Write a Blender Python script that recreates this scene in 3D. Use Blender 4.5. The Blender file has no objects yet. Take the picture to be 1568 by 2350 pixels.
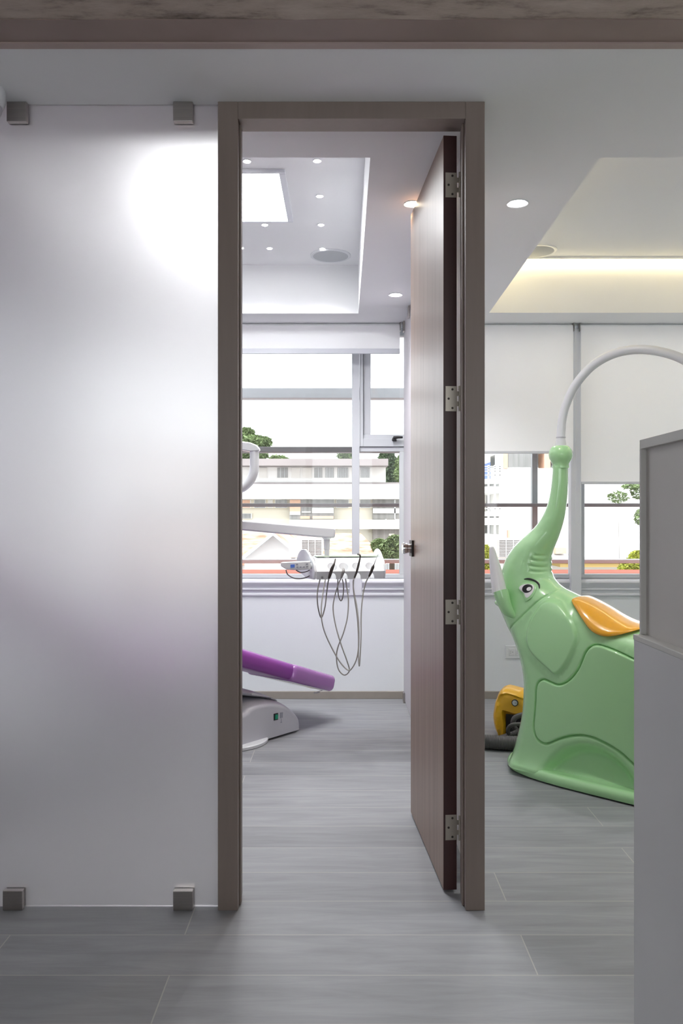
import bpy, bmesh, math, random
import numpy as np
from mathutils import Vector, Matrix, Euler
from mathutils.geometry import delaunay_2d_cdt

S = bpy.context.scene
COL = S.collection
PI = math.pi
random.seed(7)

# ------------------------------------------------------------------ camera geometry
F = 1865.0            # focal length in pixels of the 1568 x 2350 frame
CX, CY = 787.0, 1187.0  # vanishing point of the depth lines
H = 1.162             # eye height
def at(px, py, Y):
    return Vector(((px - CX) / F * Y, Y, H - (py - CY) / F * Y))
def X_(px, Y): return (px - CX) / F * Y
def Z_(py, Y): return H - (py - CY) / F * Y

cd = bpy.data.cameras.new('camera')
cam = bpy.data.objects.new('camera', cd); COL.objects.link(cam)
cam.location = (0, 0, H); cam.rotation_euler = (PI / 2, 0, 0)
cd.sensor_fit = 'HORIZONTAL'; cd.sensor_width = 36.0; cd.lens = 36.0 * F / 1568.0
cd.shift_x = -(CX - 784) / 1568.0
cd.shift_y = (CY - 1175) / 1568.0
cd.clip_start = 0.05; cd.clip_end = 500
S.camera = cam

# ------------------------------------------------------------------ materials
def srgb(r, g, b):
    f = lambda c: (c / 255 / 12.92) if c / 255 <= 0.04045 else ((c / 255 + 0.055) / 1.055) ** 2.4
    return (f(r), f(g), f(b), 1.0)

def principled(name, col, rough=0.5, metal=0.0, spec=0.5, coat=0.0, noise=0.0, nscale=6.0, bump=0.0, bscale=80.0, stretch=(1, 1, 1), **kw):
    m = bpy.data.materials.new(name); m.use_nodes = True
    nt = m.node_tree; b = nt.nodes['Principled BSDF']
    if len(col) == 3: col = (*col, 1.0)
    b.inputs['Base Color'].default_value = col
    b.inputs['Roughness'].default_value = rough
    b.inputs['Metallic'].default_value = metal
    b.inputs['Specular IOR Level'].default_value = spec
    if coat:
        b.inputs['Coat Weight'].default_value = coat
        b.inputs['Coat Roughness'].default_value = 0.04
    for k, v in kw.items():
        b.inputs[k].default_value = v
    if noise or bump:
        tc = nt.nodes.new('ShaderNodeTexCoord'); mp = nt.nodes.new('ShaderNodeMapping')
        mp.inputs['Scale'].default_value = stretch
        nt.links.new(tc.outputs['Object'], mp.inputs['Vector'])
        if noise:
            n = nt.nodes.new('ShaderNodeTexNoise'); n.inputs['Scale'].default_value = nscale; n.inputs['Detail'].default_value = 5
            nt.links.new(mp.outputs['Vector'], n.inputs['Vector'])
            r = nt.nodes.new('ShaderNodeMapRange')
            r.inputs['From Min'].default_value = 0.25; r.inputs['From Max'].default_value = 0.75
            r.inputs['To Min'].default_value = 1 - noise; r.inputs['To Max'].default_value = 1 + noise
            nt.links.new(n.outputs['Fac'], r.inputs['Value'])
            mx = nt.nodes.new('ShaderNodeVectorMath'); mx.operation = 'SCALE'
            mx.inputs[0].default_value = col[:3]
            nt.links.new(r.outputs['Result'], mx.inputs['Scale'])
            nt.links.new(mx.outputs['Vector'], b.inputs['Base Color'])
        if bump:
            n2 = nt.nodes.new('ShaderNodeTexNoise'); n2.inputs['Scale'].default_value = bscale; n2.inputs['Detail'].default_value = 4
            nt.links.new(mp.outputs['Vector'], n2.inputs['Vector'])
            bp = nt.nodes.new('ShaderNodeBump'); bp.inputs['Strength'].default_value = bump; bp.inputs['Distance'].default_value = 0.01
            nt.links.new(n2.outputs['Fac'], bp.inputs['Height'])
            nt.links.new(bp.outputs['Normal'], b.inputs['Normal'])
    return m

def emission(name, col, strength):
    m = bpy.data.materials.new(name); m.use_nodes = True
    nt = m.node_tree; nt.nodes.clear()
    e = nt.nodes.new('ShaderNodeEmission'); o = nt.nodes.new('ShaderNodeOutputMaterial')
    e.inputs['Color'].default_value = (*col, 1); e.inputs['Strength'].default_value = strength
    nt.links.new(e.outputs[0], o.inputs['Surface'])
    return m

def window_glass(name, tint=(0.97, 0.98, 0.98), refl=1.0):
    m = bpy.data.materials.new(name); m.use_nodes = True
    nt = m.node_tree; nt.nodes.clear()
    o = nt.nodes.new('ShaderNodeOutputMaterial'); mix = nt.nodes.new('ShaderNodeMixShader')
    t = nt.nodes.new('ShaderNodeBsdfTransparent'); g = nt.nodes.new('ShaderNodeBsdfGlossy')
    fr = nt.nodes.new('ShaderNodeFresnel'); fr.inputs['IOR'].default_value = 1.45
    t.inputs['Color'].default_value = (*tint, 1); g.inputs['Roughness'].default_value = 0.02
    nt.links.new(fr.outputs[0], mix.inputs[0]); nt.links.new(t.outputs[0], mix.inputs[1]); nt.links.new(g.outputs[0], mix.inputs[2])
    nt.links.new(mix.outputs[0], o.inputs['Surface'])
    return m

def frosted(name, rough, white, wcol=(0.85, 0.85, 0.88), tint=(0.96, 0.97, 0.98)):
    m = bpy.data.materials.new(name); m.use_nodes = True
    nt = m.node_tree; nt.nodes.clear()
    o = nt.nodes.new('ShaderNodeOutputMaterial'); mix = nt.nodes.new('ShaderNodeMixShader')
    g = nt.nodes.new('ShaderNodeBsdfPrincipled')
    g.inputs['Base Color'].default_value = (*tint, 1); g.inputs['Transmission Weight'].default_value = 1.0
    g.inputs['Roughness'].default_value = rough; g.inputs['IOR'].default_value = 1.45
    d = nt.nodes.new('ShaderNodeBsdfDiffuse'); d.inputs['Color'].default_value = (*wcol, 1)
    tl = nt.nodes.new('ShaderNodeBsdfTranslucent'); tl.inputs['Color'].default_value = (*wcol, 1)
    mx2 = nt.nodes.new('ShaderNodeMixShader'); mx2.inputs[0].default_value = 0.5
    nt.links.new(d.outputs[0], mx2.inputs[1]); nt.links.new(tl.outputs[0], mx2.inputs[2])
    mix.inputs[0].default_value = white
    nt.links.new(g.outputs[0], mix.inputs[1]); nt.links.new(mx2.outputs[0], mix.inputs[2])
    nt.links.new(mix.outputs[0], o.inputs['Surface'])
    return m

def blind_fabric(name):
    m = bpy.data.materials.new(name); m.use_nodes = True
    nt = m.node_tree; nt.nodes.clear()
    o = nt.nodes.new('ShaderNodeOutputMaterial')
    d = nt.nodes.new('ShaderNodeBsdfDiffuse'); d.inputs['Color'].default_value = (0.78, 0.77, 0.76, 1)
    tl = nt.nodes.new('ShaderNodeBsdfTranslucent'); tl.inputs['Color'].default_value = (0.31, 0.31, 0.315, 1)
    tr = nt.nodes.new('ShaderNodeBsdfTransparent'); tr.inputs['Color'].default_value = (1, 1, 1, 1)
    tc = nt.nodes.new('ShaderNodeTexCoord'); mp = nt.nodes.new('ShaderNodeMapping')
    mp.inputs['Scale'].default_value = (260, 1, 8)
    n = nt.nodes.new('ShaderNodeTexNoise'); n.inputs['Scale'].default_value = 1.0; n.inputs['Detail'].default_value = 3
    nt.links.new(tc.outputs['Object'], mp.inputs[0]); nt.links.new(mp.outputs[0], n.inputs['Vector'])
    rp = nt.nodes.new('ShaderNodeMapRange'); rp.inputs['To Min'].default_value = 0.74; rp.inputs['To Max'].default_value = 0.82
    nt.links.new(n.outputs['Fac'], rp.inputs['Value'])
    cb = nt.nodes.new('ShaderNodeCombineColor')
    for i in range(3): nt.links.new(rp.outputs[0], cb.inputs[i])
    nt.links.new(cb.outputs[0], d.inputs['Color'])
    a = nt.nodes.new('ShaderNodeAddShader'); mix = nt.nodes.new('ShaderNodeMixShader'); mix.inputs[0].default_value = 0.035
    nt.links.new(d.outputs[0], a.inputs[0]); nt.links.new(tl.outputs[0], a.inputs[1])
    nt.links.new(a.outputs[0], mix.inputs[1]); nt.links.new(tr.outputs[0], mix.inputs[2])
    nt.links.new(mix.outputs[0], o.inputs['Surface'])
    return m

def floor_mat():
    m = bpy.data.materials.new('grey wood tile'); m.use_nodes = True
    nt = m.node_tree; b = nt.nodes['Principled BSDF']; L = nt.links.new
    tc = nt.nodes.new('ShaderNodeTexCoord'); mp = nt.nodes.new('ShaderNodeMapping')
    mp.inputs['Location'].default_value = (0.44 + 14.2, -2.062 + 0.199 * 40, 0)
    L(tc.outputs['Object'], mp.inputs[0])
    br = nt.nodes.new('ShaderNodeTexBrick')
    br.offset = 0.3415; br.offset_frequency = 2; br.squash = 1.0
    br.inputs['Color1'].default_value = (0.0, 0, 0, 1); br.inputs['Color2'].default_value = (1, 1, 1, 1)
    br.inputs['Mortar'].default_value = (0.5, 0.5, 0.5, 1)
    br.inputs['Scale'].default_value = 1.0; br.inputs['Mortar Size'].default_value = 0.0019
    br.inputs['Mortar Smooth'].default_value = 0.2; br.inputs['Bias'].default_value = 0
    br.inputs['Brick Width'].default_value = 1.42; br.inputs['Row Height'].default_value = 0.199
    L(mp.outputs[0], br.inputs['Vector'])
    # grain
    mp2 = nt.nodes.new('ShaderNodeMapping'); mp2.inputs['Scale'].default_value = (1.1, 9, 1)
    L(tc.outputs['Object'], mp2.inputs[0])
    off = nt.nodes.new('ShaderNodeVectorMath'); off.operation = 'ADD'
    sc = nt.nodes.new('ShaderNodeVectorMath'); sc.operation = 'SCALE'; sc.inputs['Scale'].default_value = 7.0
    L(br.outputs['Color'], sc.inputs[0]); L(mp2.outputs[0], off.inputs[0]); L(sc.outputs[0], off.inputs[1])
    n1 = nt.nodes.new('ShaderNodeTexNoise'); n1.inputs['Scale'].default_value = 2.6; n1.inputs['Detail'].default_value = 8; n1.inputs['Roughness'].default_value = 0.6; n1.inputs['Distortion'].default_value = 0.6
    L(off.outputs[0], n1.inputs['Vector'])
    r1 = nt.nodes.new('ShaderNodeValToRGB')
    r1.color_ramp.elements[0].position = 0.28; r1.color_ramp.elements[0].color = (0.232, 0.238, 0.252, 1)
    r1.color_ramp.elements[1].position = 0.72; r1.color_ramp.elements[1].color = (0.325, 0.334, 0.352, 1)
    L(n1.outputs['Fac'], r1.inputs[0])
    # plank to plank tone
    tone = nt.nodes.new('ShaderNodeMapRange'); tone.inputs['To Min'].default_value = 0.92; tone.inputs['To Max'].default_value = 1.07
    L(br.outputs['Color'], tone.inputs['Value'])
    ml = nt.nodes.new('ShaderNodeVectorMath'); ml.operation = 'SCALE'
    L(r1.outputs[0], ml.inputs[0]); L(tone.outputs[0], ml.inputs['Scale'])
    mix = nt.nodes.new('ShaderNodeMix'); mix.data_type = 'RGBA'
    mix.inputs['B'].default_value = (0.41, 0.40, 0.39, 1)
    L(br.outputs['Fac'], mix.inputs['Factor']); L(ml.outputs[0], mix.inputs['A'])
    L(mix.outputs['Result'], b.inputs['Base Color'])
    rr = nt.nodes.new('ShaderNodeMapRange'); rr.inputs['To Min'].default_value = 0.44; rr.inputs['To Max'].default_value = 0.56
    b.inputs['Specular IOR Level'].default_value = 0.24
    L(n1.outputs['Fac'], rr.inputs['Value']); L(rr.outputs[0], b.inputs['Roughness'])
    bp = nt.nodes.new('ShaderNodeBump'); bp.inputs['Strength'].default_value = 0.25; bp.inputs['Distance'].default_value = 0.002
    sb = nt.nodes.new('ShaderNodeMath'); sb.operation = 'SUBTRACT'
    L(n1.outputs['Fac'], sb.inputs[0]); L(br.outputs['Fac'], sb.inputs[1]); L(sb.outputs[0], bp.inputs['Height'])
    L(bp.outputs[0], b.inputs['Normal'])
    return m

def wood_mat(name, dark, light, rough=0.32, coat=0.0):
    m = bpy.data.materials.new(name); m.use_nodes = True
    nt = m.node_tree; b = nt.nodes['Principled BSDF']; L = nt.links.new
    tc = nt.nodes.new('ShaderNodeTexCoord'); mp = nt.nodes.new('ShaderNodeMapping'); mp.inputs['Scale'].default_value = (42, 42, 1.3)
    L(tc.outputs['Object'], mp.inputs[0])
    n = nt.nodes.new('ShaderNodeTexNoise'); n.inputs['Scale'].default_value = 1.0; n.inputs['Detail'].default_value = 6; n.inputs['Distortion'].default_value = 0.4
    L(mp.outputs[0], n.inputs['Vector'])
    r = nt.nodes.new('ShaderNodeValToRGB')
    r.color_ramp.elements[0].position = 0.3; r.color_ramp.elements[0].color = (*dark, 1)
    r.color_ramp.elements[1].position = 0.7; r.color_ramp.elements[1].color = (*light, 1)
    L(n.outputs['Fac'], r.inputs[0]); L(r.outputs[0], b.inputs['Base Color'])
    b.inputs['Roughness'].default_value = rough; b.inputs['Specular IOR Level'].default_value = 0.6
    b.inputs['Coat Weight'].default_value = coat; b.inputs['Coat Roughness'].default_value = 0.24
    bp = nt.nodes.new('ShaderNodeBump'); bp.inputs['Strength'].default_value = 0.12; bp.inputs['Distance'].default_value = 0.002
    L(n.outputs['Fac'], bp.inputs['Height']); L(bp.outputs[0], b.inputs['Normal'])
    return m

def concrete_mat():
    m = bpy.data.materials.new('stained concrete'); m.use_nodes = True
    nt = m.node_tree; b = nt.nodes['Principled BSDF']; L = nt.links.new
    tc = nt.nodes.new('ShaderNodeTexCoord'); mp = nt.nodes.new('ShaderNodeMapping'); mp.inputs['Scale'].default_value = (3, 9, 3)
    L(tc.outputs['Object'], mp.inputs[0])
    n = nt.nodes.new('ShaderNodeTexNoise'); n.inputs['Scale'].default_value = 1.9; n.inputs['Detail'].default_value = 10; n.inputs['Roughness'].default_value = 0.68; n.inputs['Distortion'].default_value = 0.15
    L(mp.outputs[0], n.inputs['Vector'])
    r = nt.nodes.new('ShaderNodeValToRGB'); e = r.color_ramp.elements
    e[0].position = 0.30; e[0].color = (0.13, 0.10, 0.085, 1)
    e[1].position = 0.70; e[1].color = (0.56, 0.48, 0.42, 1)
    k = e.new(0.48); k.color = (0.44, 0.365, 0.31, 1)
    L(n.outputs['Fac'], r.inputs[0]); L(r.outputs[0], b.inputs['Base Color'])
    b.inputs['Roughness'].default_value = 0.85
    bp = nt.nodes.new('ShaderNodeBump'); bp.inputs['Strength'].default_value = 0.6; bp.inputs['Distance'].default_value = 0.01
    L(n.outputs['Fac'], bp.inputs['Height']); L(bp.outputs[0], b.inputs['Normal'])
    return m

def tile_roof_mat():
    m = bpy.data.materials.new('red clay tiles'); m.use_nodes = True
    nt = m.node_tree; b = nt.nodes['Principled BSDF']; L = nt.links.new
    tc = nt.nodes.new('ShaderNodeTexCoord')
    w = nt.nodes.new('ShaderNodeTexWave'); w.inputs['Scale'].default_value = 3.0; w.inputs['Distortion'].default_value = 0.3
    n = nt.nodes.new('ShaderNodeTexNoise'); n.inputs['Scale'].default_value = 2.5; n.inputs['Detail'].default_value = 6
    L(tc.outputs['Object'], w.inputs['Vector']); L(tc.outputs['Object'], n.inputs['Vector'])
    r = nt.nodes.new('ShaderNodeValToRGB'); e = r.color_ramp.elements
    e[0].position = 0.35; e[0].color = (0.50, 0.20, 0.12, 1)
    e[1].position = 0.65; e[1].color = (0.75, 0.52, 0.42, 1)
    L(n.outputs['Fac'], r.inputs[0]); L(r.outputs[0], b.inputs['Base Color'])
    bp = nt.nodes.new('ShaderNodeBump'); bp.inputs['Strength'].default_value = 0.6
    L(w.outputs['Fac'], bp.inputs['Height']); L(bp.outputs[0], b.inputs['Normal'])
    b.inputs['Roughness'].default_value = 0.9
    return m

M = {}
M['plaster'] = principled('white plaster', (0.835, 0.842, 0.848), 0.75, noise=0.015, nscale=2.0, bump=0.03, bscale=120)
M['wall'] = principled('painted wall', (0.765, 0.80, 0.83), 0.6, noise=0.02, nscale=1.5, bump=0.03, bscale=90)
M['lobby'] = principled('lobby wall paint', (0.74, 0.72, 0.71), 0.8, noise=0.03)
M['floor'] = floor_mat()
M['concrete'] = concrete_mat()
M['steel'] = principled('brown painted steel', (0.30, 0.225, 0.200), 0.55, noise=0.12, nscale=4)
M['steel_lip_lit'] = principled('brown steel flange lit tone', (0.42, 0.33, 0.30), 0.5)  # lighter brown paints in the light the lip catches
M['taupe'] = principled('taupe lacquer', (0.240, 0.190, 0.165), 0.42, noise=0.05, nscale=9, stretch=(6, 6, 0.5))
M['skirt'] = principled('taupe skirting', (0.30, 0.27, 0.24), 0.5, noise=0.06, nscale=10)
M['doorwood'] = wood_mat('reddish brown veneer', (0.170, 0.100, 0.072), (0.265, 0.165, 0.118), 0.42, coat=0.20)
M['dooredge'] = wood_mat('dark maroon edging', (0.040, 0.010, 0.010), (0.055, 0.016, 0.015), 0.4)
M['brushed'] = principled('brushed steel', (0.42, 0.39, 0.37), 0.34, metal=1.0, noise=0.08, nscale=10, stretch=(1, 1, 40))
M['brass'] = principled('dull nickel brass', (0.46, 0.42, 0.36), 0.38, metal=0.75, noise=0.05)
M['screw'] = principled('dark screw', (0.06, 0.05, 0.045), 0.5, metal=0.6)
M['chrome'] = principled('chrome', (0.8, 0.8, 0.82), 0.08, metal=1.0)
M['frost'] = frosted('frosted glass', 0.47, 0.14, tint=(0.82, 0.805, 0.805), wcol=(0.70, 0.69, 0.71))
M['frostpart'] = frosted('frosted partition glass', 0.55, 0.55, wcol=(0.84, 0.80, 0.86))
M['glass'] = window_glass('window glass')
M['alu'] = principled('pale aluminium', (0.56, 0.58, 0.61), 0.42, metal=0.0, noise=0.03, nscale=3)
M['alu_white'] = principled('satin white aluminium', (0.70, 0.715, 0.76), 0.35, noise=0.01)
M['gasket'] = principled('dark gasket', (0.08, 0.08, 0.09), 0.6)
M['black'] = principled('black plastic', (0.015, 0.015, 0.017), 0.35)
M['fabric'] = blind_fabric('white screen fabric')
M['whiteplastic'] = principled('white plastic', (0.72, 0.74, 0.76), 0.3, coat=0.3)
M['greyplastic'] = principled('pale grey plastic', (0.52, 0.52, 0.56), 0.38, coat=0.2)
M['speaker'] = principled('speaker grille', (0.50, 0.52, 0.54), 0.7, bump=0.4, bscale=600)
M['green'] = principled('glossy mint green', (0.395, 0.700, 0.350), 0.22, coat=0.7, spec=0.5, noise=0.015, nscale=2)
M['seam'] = principled('dark green seam', (0.03, 0.07, 0.025), 0.6)
M['yellow'] = principled('glossy amber yellow', (0.80, 0.38, 0.020), 0.20, coat=0.7)
M['yellow2'] = principled('yellow plastic', (0.74, 0.40, 0.012), 0.35, coat=0.3)
M['ivory'] = principled('white tusk', (0.80, 0.80, 0.80), 0.3, coat=0.4)
M['hose'] = principled('dark grey ribbed hose', (0.085, 0.08, 0.082), 0.5)
M['cable'] = principled('grey silicone hose', (0.40, 0.39, 0.36), 0.45)
M['cabledark'] = principled('dark grey cable', (0.20, 0.19, 0.18), 0.45)
M['purple'] = principled('purple vinyl', (0.285, 0.052, 0.345), 0.38, coat=0.15, bump=0.03, bscale=300)
M['purplefilm'] = principled('lilac plastic cover', (0.40, 0.16, 0.46), 0.15, coat=0.9)
M['whitelaminate'] = principled('white laminate', (0.60, 0.60, 0.61), 0.45, noise=0.02)
M['greylaminate'] = principled('grey laminate', (0.58, 0.555, 0.53), 0.5, noise=0.02)
M['edgeband'] = principled('pale edge band', (0.62, 0.61, 0.58), 0.5)
M['led_panel'] = emission('led panel', (0.96, 0.98, 1.0), 12.5)
M['led_spot'] = emission('led spot', (1.0, 0.97, 0.96), 36)
M['led_spot_warm'] = emission('warm led spot', (1.0, 0.86, 0.62), 36)
M['led_lobby_added'] = emission('added lobby led', (1.0, 0.93, 0.86), 10)
M['led_cove'] = emission('warm cove led', (1.0, 0.83, 0.47), 10.5)
M['led_strip'] = emission('added warm led strip', (1.0, 0.82, 0.48), 6.2)
M['lcd'] = principled('blue display', (0.10, 0.22, 0.70), 0.2)
M['buttongrey'] = principled('grey button', (0.30, 0.31, 0.36), 0.4)
M['switchgreen'] = principled('green rocker', (0.0, 0.30, 0.16), 0.3, coat=0.3)
M['tray'] = principled('pale green tray mat', (0.62, 0.72, 0.58), 0.3)
M['gauge'] = principled('gauge dial', (0.62, 0.64, 0.66), 0.3)
# outside
M['cream'] = principled('cream render', (0.74, 0.69, 0.57), 0.9, noise=0.04, nscale=0.6)
M['extwhite'] = principled('white render', (0.78, 0.78, 0.76), 0.9, noise=0.03, nscale=0.6)
M['roofgrey'] = principled('grey roof slab', (0.33, 0.30, 0.30), 0.8, noise=0.08, nscale=1.2)
M['darkglass'] = principled('dark window pane', (0.25, 0.25, 0.24), 0.12, noise=0.3, nscale=1.5, stretch=(5, 1, 0.3))
M['paleglass'] = principled('pale window pane', (0.62, 0.60, 0.56), 0.15)
M['orange'] = principled('orange panel', (0.72, 0.46, 0.33), 0.8, noise=0.1)
M['tiles'] = tile_roof_mat()
M['terracotta'] = principled('terracotta ledge', (0.70, 0.20, 0.12), 0.8, noise=0.1)
M['fin'] = principled('grey sunshade metal', (0.23, 0.225, 0.23), 0.5, noise=0.04)
M['post'] = principled('grey post metal', (0.42, 0.44, 0.44), 0.5)
M['finpale'] = principled('pale sunshade metal', (0.66, 0.69, 0.71), 0.5, noise=0.04)
M['acbeige'] = principled('beige unit casing', (0.66, 0.62, 0.55), 0.6, noise=0.03)
M['acgrille'] = principled('grille slats', (0.60, 0.61, 0.60), 0.5)
M['amber'] = principled('amber wall', (0.70, 0.50, 0.18), 0.8)
M['blue'] = principled('blue panel', (0.12, 0.20, 0.55), 0.6)
M['leaf'] = principled('green leaves', (0.20, 0.27, 0.12), 0.7, noise=0.45, nscale=2.0)  # green lightened in the colour to stand in for glare haze
M['leafdark'] = principled('dark conifer leaves', (0.12, 0.17, 0.10), 0.7, noise=0.4, nscale=1.5)
M['leafyellow'] = principled('yellow green leaves', (0.42, 0.46, 0.07), 0.7, noise=0.35, nscale=4.0)
M['bark'] = principled('bark', (0.10, 0.07, 0.05), 0.9)
M['asphalt'] = principled('asphalt', (0.20, 0.20, 0.20), 0.9, noise=0.1)

# ------------------------------------------------------------------ mesh helpers
class MB:
    def __init__(s): s.v = []; s.f = []; s.mi = []
    def add(s, vs, fs, mi=0):
        o = len(s.v); s.v += [tuple(v) for v in vs]
        s.f += [tuple(i + o for i in f) for f in fs]; s.mi += [mi] * len(fs)
        return s
    def box(s, x0, x1, y0, y1, z0, z1, mi=0, mat=None):
        vs = [Vector(p) for p in ((x0, y0, z0), (x1, y0, z0), (x1, y1, z0), (x0, y1, z0), (x0, y0, z1), (x1, y0, z1), (x1, y1, z1), (x0, y1, z1))]
        if mat is not None: vs = [mat @ v for v in vs]
        return s.add(vs, [(0, 3, 2, 1), (4, 5, 6, 7), (0, 1, 5, 4), (1, 2, 6, 5), (2, 3, 7, 6), (3, 0, 4, 7)], mi)
    def prism(s, poly, fn, a, b, mi=0):
        """poly: list of 2-D points, fn(p, q, t) -> 3-D point, extruded from t=a to t=b."""
        n = len(poly)
        vs = [fn(p[0], p[1], a) for p in poly] + [fn(p[0], p[1], b) for p in poly]
        fs = [tuple(range(n))[::-1], tuple(range(n, 2 * n))]
        fs += [(i, (i + 1) % n, n + (i + 1) % n, n + i) for i in range(n)]
        return s.add(vs, fs, mi)
    def tube(s, pts, rad, seg=12, mi=0, cap=True):
        pts = [Vector(p) for p in pts]; n = len(pts)
        if not hasattr(rad, '__len__'): rad = [rad] * n
        tans = []
        for i in range(n):
            t = pts[min(i + 1, n - 1)] - pts[max(i - 1, 0)]
            tans.append(t.normalized() if t.length > 1e-9 else Vector((0, 0, 1)))
        ref = Vector((0, 1, 0)) if abs(tans[0].y) < 0.9 else Vector((1, 0, 0))
        nrm = (ref - ref.dot(tans[0]) * tans[0]).normalized()
        vs = []
        for i in range(n):
            nrm = (nrm - nrm.dot(tans[i]) * tans[i])
            nrm = nrm.normalized() if nrm.length > 1e-6 else tans[i].orthogonal().normalized()
            bn = tans[i].cross(nrm)
            for k in range(seg):
                a = 2 * PI * k / seg
                vs.append(pts[i] + (nrm * math.cos(a) + bn * math.sin(a)) * rad[i])
        fs = []
        for i in range(n - 1):
            for k in range(seg):
                k2 = (k + 1) % seg
                fs.append((i * seg + k, i * seg + k2, (i + 1) * seg + k2, (i + 1) * seg + k))
        if cap:
            fs.append(tuple(range(seg))[::-1]); fs.append(tuple(range((n - 1) * seg, n * seg)))
        return s.add(vs, fs, mi)
    def lathe(s, prof, center=(0, 0, 0), axis=(0, 0, 1), seg=32, mi=0):
        """prof: list of (radius, height along axis)."""
        c = Vector(center); ax = Vector(axis).normalized()
        u = ax.orthogonal().normalized(); w = ax.cross(u)
        vs = []
        for r, h in prof:
            for k in range(seg):
                a = 2 * PI * k / seg
                vs.append(c + ax * h + (u * math.cos(a) + w * math.sin(a)) * max(r, 1e-5))
        fs = []
        for i in range(len(prof) - 1):
            for k in range(seg):
                k2 = (k + 1) % seg
                fs.append((i * seg + k, i * seg + k2, (i + 1) * seg + k2, (i + 1) * seg + k))
        fs.append(tuple(range(seg))[::-1]); fs.append(tuple(range((len(prof) - 1) * seg, len(prof) * seg)))
        return s.add(vs, fs, mi)
    def build(s, name, mats, parent=None, smooth=40, bevel=0.0, bseg=2, recalc=True, loc=None):
        me = bpy.data.meshes.new(name); me.from_pydata(s.v, [], s.f); me.validate()
        if recalc:
            bm = bmesh.new(); bm.from_mesh(me); bmesh.ops.recalc_face_normals(bm, faces=bm.faces[:]); bm.to_mesh(me); bm.free()
        if not isinstance(mats, (list, tuple)): mats = [mats]
        for m in mats: me.materials.append(m)
        for p, mi in zip(me.polygons, s.mi): p.material_index = mi
        if smooth:
            for p in me.polygons: p.use_smooth = True
            me.set_sharp_from_angle(angle=math.radians(smooth))
        o = bpy.data.objects.new(name, me); COL.objects.link(o)
        if parent is not None: o.parent = parent
        if loc is not None: o.location = loc
        if bevel:
            b = o.modifiers.new('bevel', 'BEVEL'); b.width = bevel; b.segments = bseg; b.limit_method = 'ANGLE'; b.angle_limit = math.radians(50)
        return o

def tag(o, label=None, cat=None, group=None, kind=None):
    if label: o['label'] = label
    if cat: o['category'] = cat
    if group: o['group'] = group
    if kind: o['kind'] = kind
    return o
def empty(name, loc=(0, 0, 0), rz=0.0, label=None, cat=None, group=None, kind=None):
    o = bpy.data.objects.new(name, None); COL.objects.link(o)
    o.location = loc; o.rotation_euler = (0, 0, rz); o.empty_display_size = 0.1
    return tag(o, label, cat, group, kind)
def children(o): return [c for c in bpy.data.objects if c.parent == o]
def copy_tree(o, parent=None):
    c = o.copy(); COL.objects.link(c)
    if parent is not None: c.parent = parent
    for ch in children(o): copy_tree(ch, c)
    return c

def catmull(pts, n=8, closed=False):
    pts = [Vector(p) for p in pts]; out = []
    N = len(pts); R = N if closed else N - 1
    for i in range(R):
        if closed: p0, p1, p2, p3 = pts[(i - 1) % N], pts[i], pts[(i + 1) % N], pts[(i + 2) % N]
        else: p0, p1, p2, p3 = pts[max(i - 1, 0)], pts[i], pts[i + 1], pts[min(i + 2, N - 1)]
        for k in range(n):
            t = k / n
            out.append(0.5 * ((2 * p1) + (p2 - p0) * t + (2 * p0 - 5 * p1 + 4 * p2 - p3) * t * t + (3 * p1 - p0 - 3 * p2 + p3) * t ** 3))
    if not closed: out.append(pts[-1])
    return out
# ================================================================== the setting
XL, XR, YB, YW = -1.75, 3.10, -1.7, 5.21     # left wall, right wall, lobby back wall, window wall
ZC = 2.390                                    # ceiling height
YF, YR = 2.40, 2.51                           # door frame front and rear

def struct(o): o['kind'] = 'structure'; return o

struct(MB().box(XL - .2, XR + .2, YB - .2, YW + .25, -0.06, 0).build('floor', M['floor'], smooth=0))

# ceiling: flat plaster with two raised recesses
cm = MB()
LX0, LX1 = -1.21, X_(850, 2.775)
LY0, LY1 = 2.775, 4.897
LZ = Z_(608, LY1)
RX0, RX1 = X_(1378, 2.773), 2.55
RY0, RY1 = 2.773, 4.880
RZ = Z_(593, RY1)
YC0 = 2.128                                   # ceiling starts here, lobby slab in front
def plate(x0, x1, y0, y1): cm.box(x0, x1, y0, y1, ZC, ZC + .02)
plate(XL - .2, XR + .2, YC0, LY0)
plate(XL - .2, LX0, LY0, YW + .02)
plate(LX1, RX0, LY0, YW + .02)
plate(RX1, XR + .2, LY0, YW + .02)
plate(LX0, LX1, LY1, YW + .02)
plate(RX0, RX1, RY1, YW + .02)
for (x0, x1, y0, y1, zt) in ((LX0, LX1, LY0, LY1, LZ), (RX0, RX1, RY0, RY1, RZ)):
    t = .02
    zl_ = ZC + .02
    cm.box(x0 - t, x0, y0 - t, y1 + t, zl_, zt + t); cm.box(x1, x1 + t, y0 - t, y1 + t, zl_, zt + t)
    cm.box(x0, x1, y0 - t, y0, zl_, zt + t); cm.box(x0, x1, y1, y1 + t, zl_, zt + t)
    cm.box(x0, x1, y0, y1, zt, zt + t)
cm.box(XL - .2, XR + .2, YC0 + .03, YW + .25, RZ + .05, RZ + .2)   # slab above
struct(cm.build('ceiling', M['plaster'], smooth=0))

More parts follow.
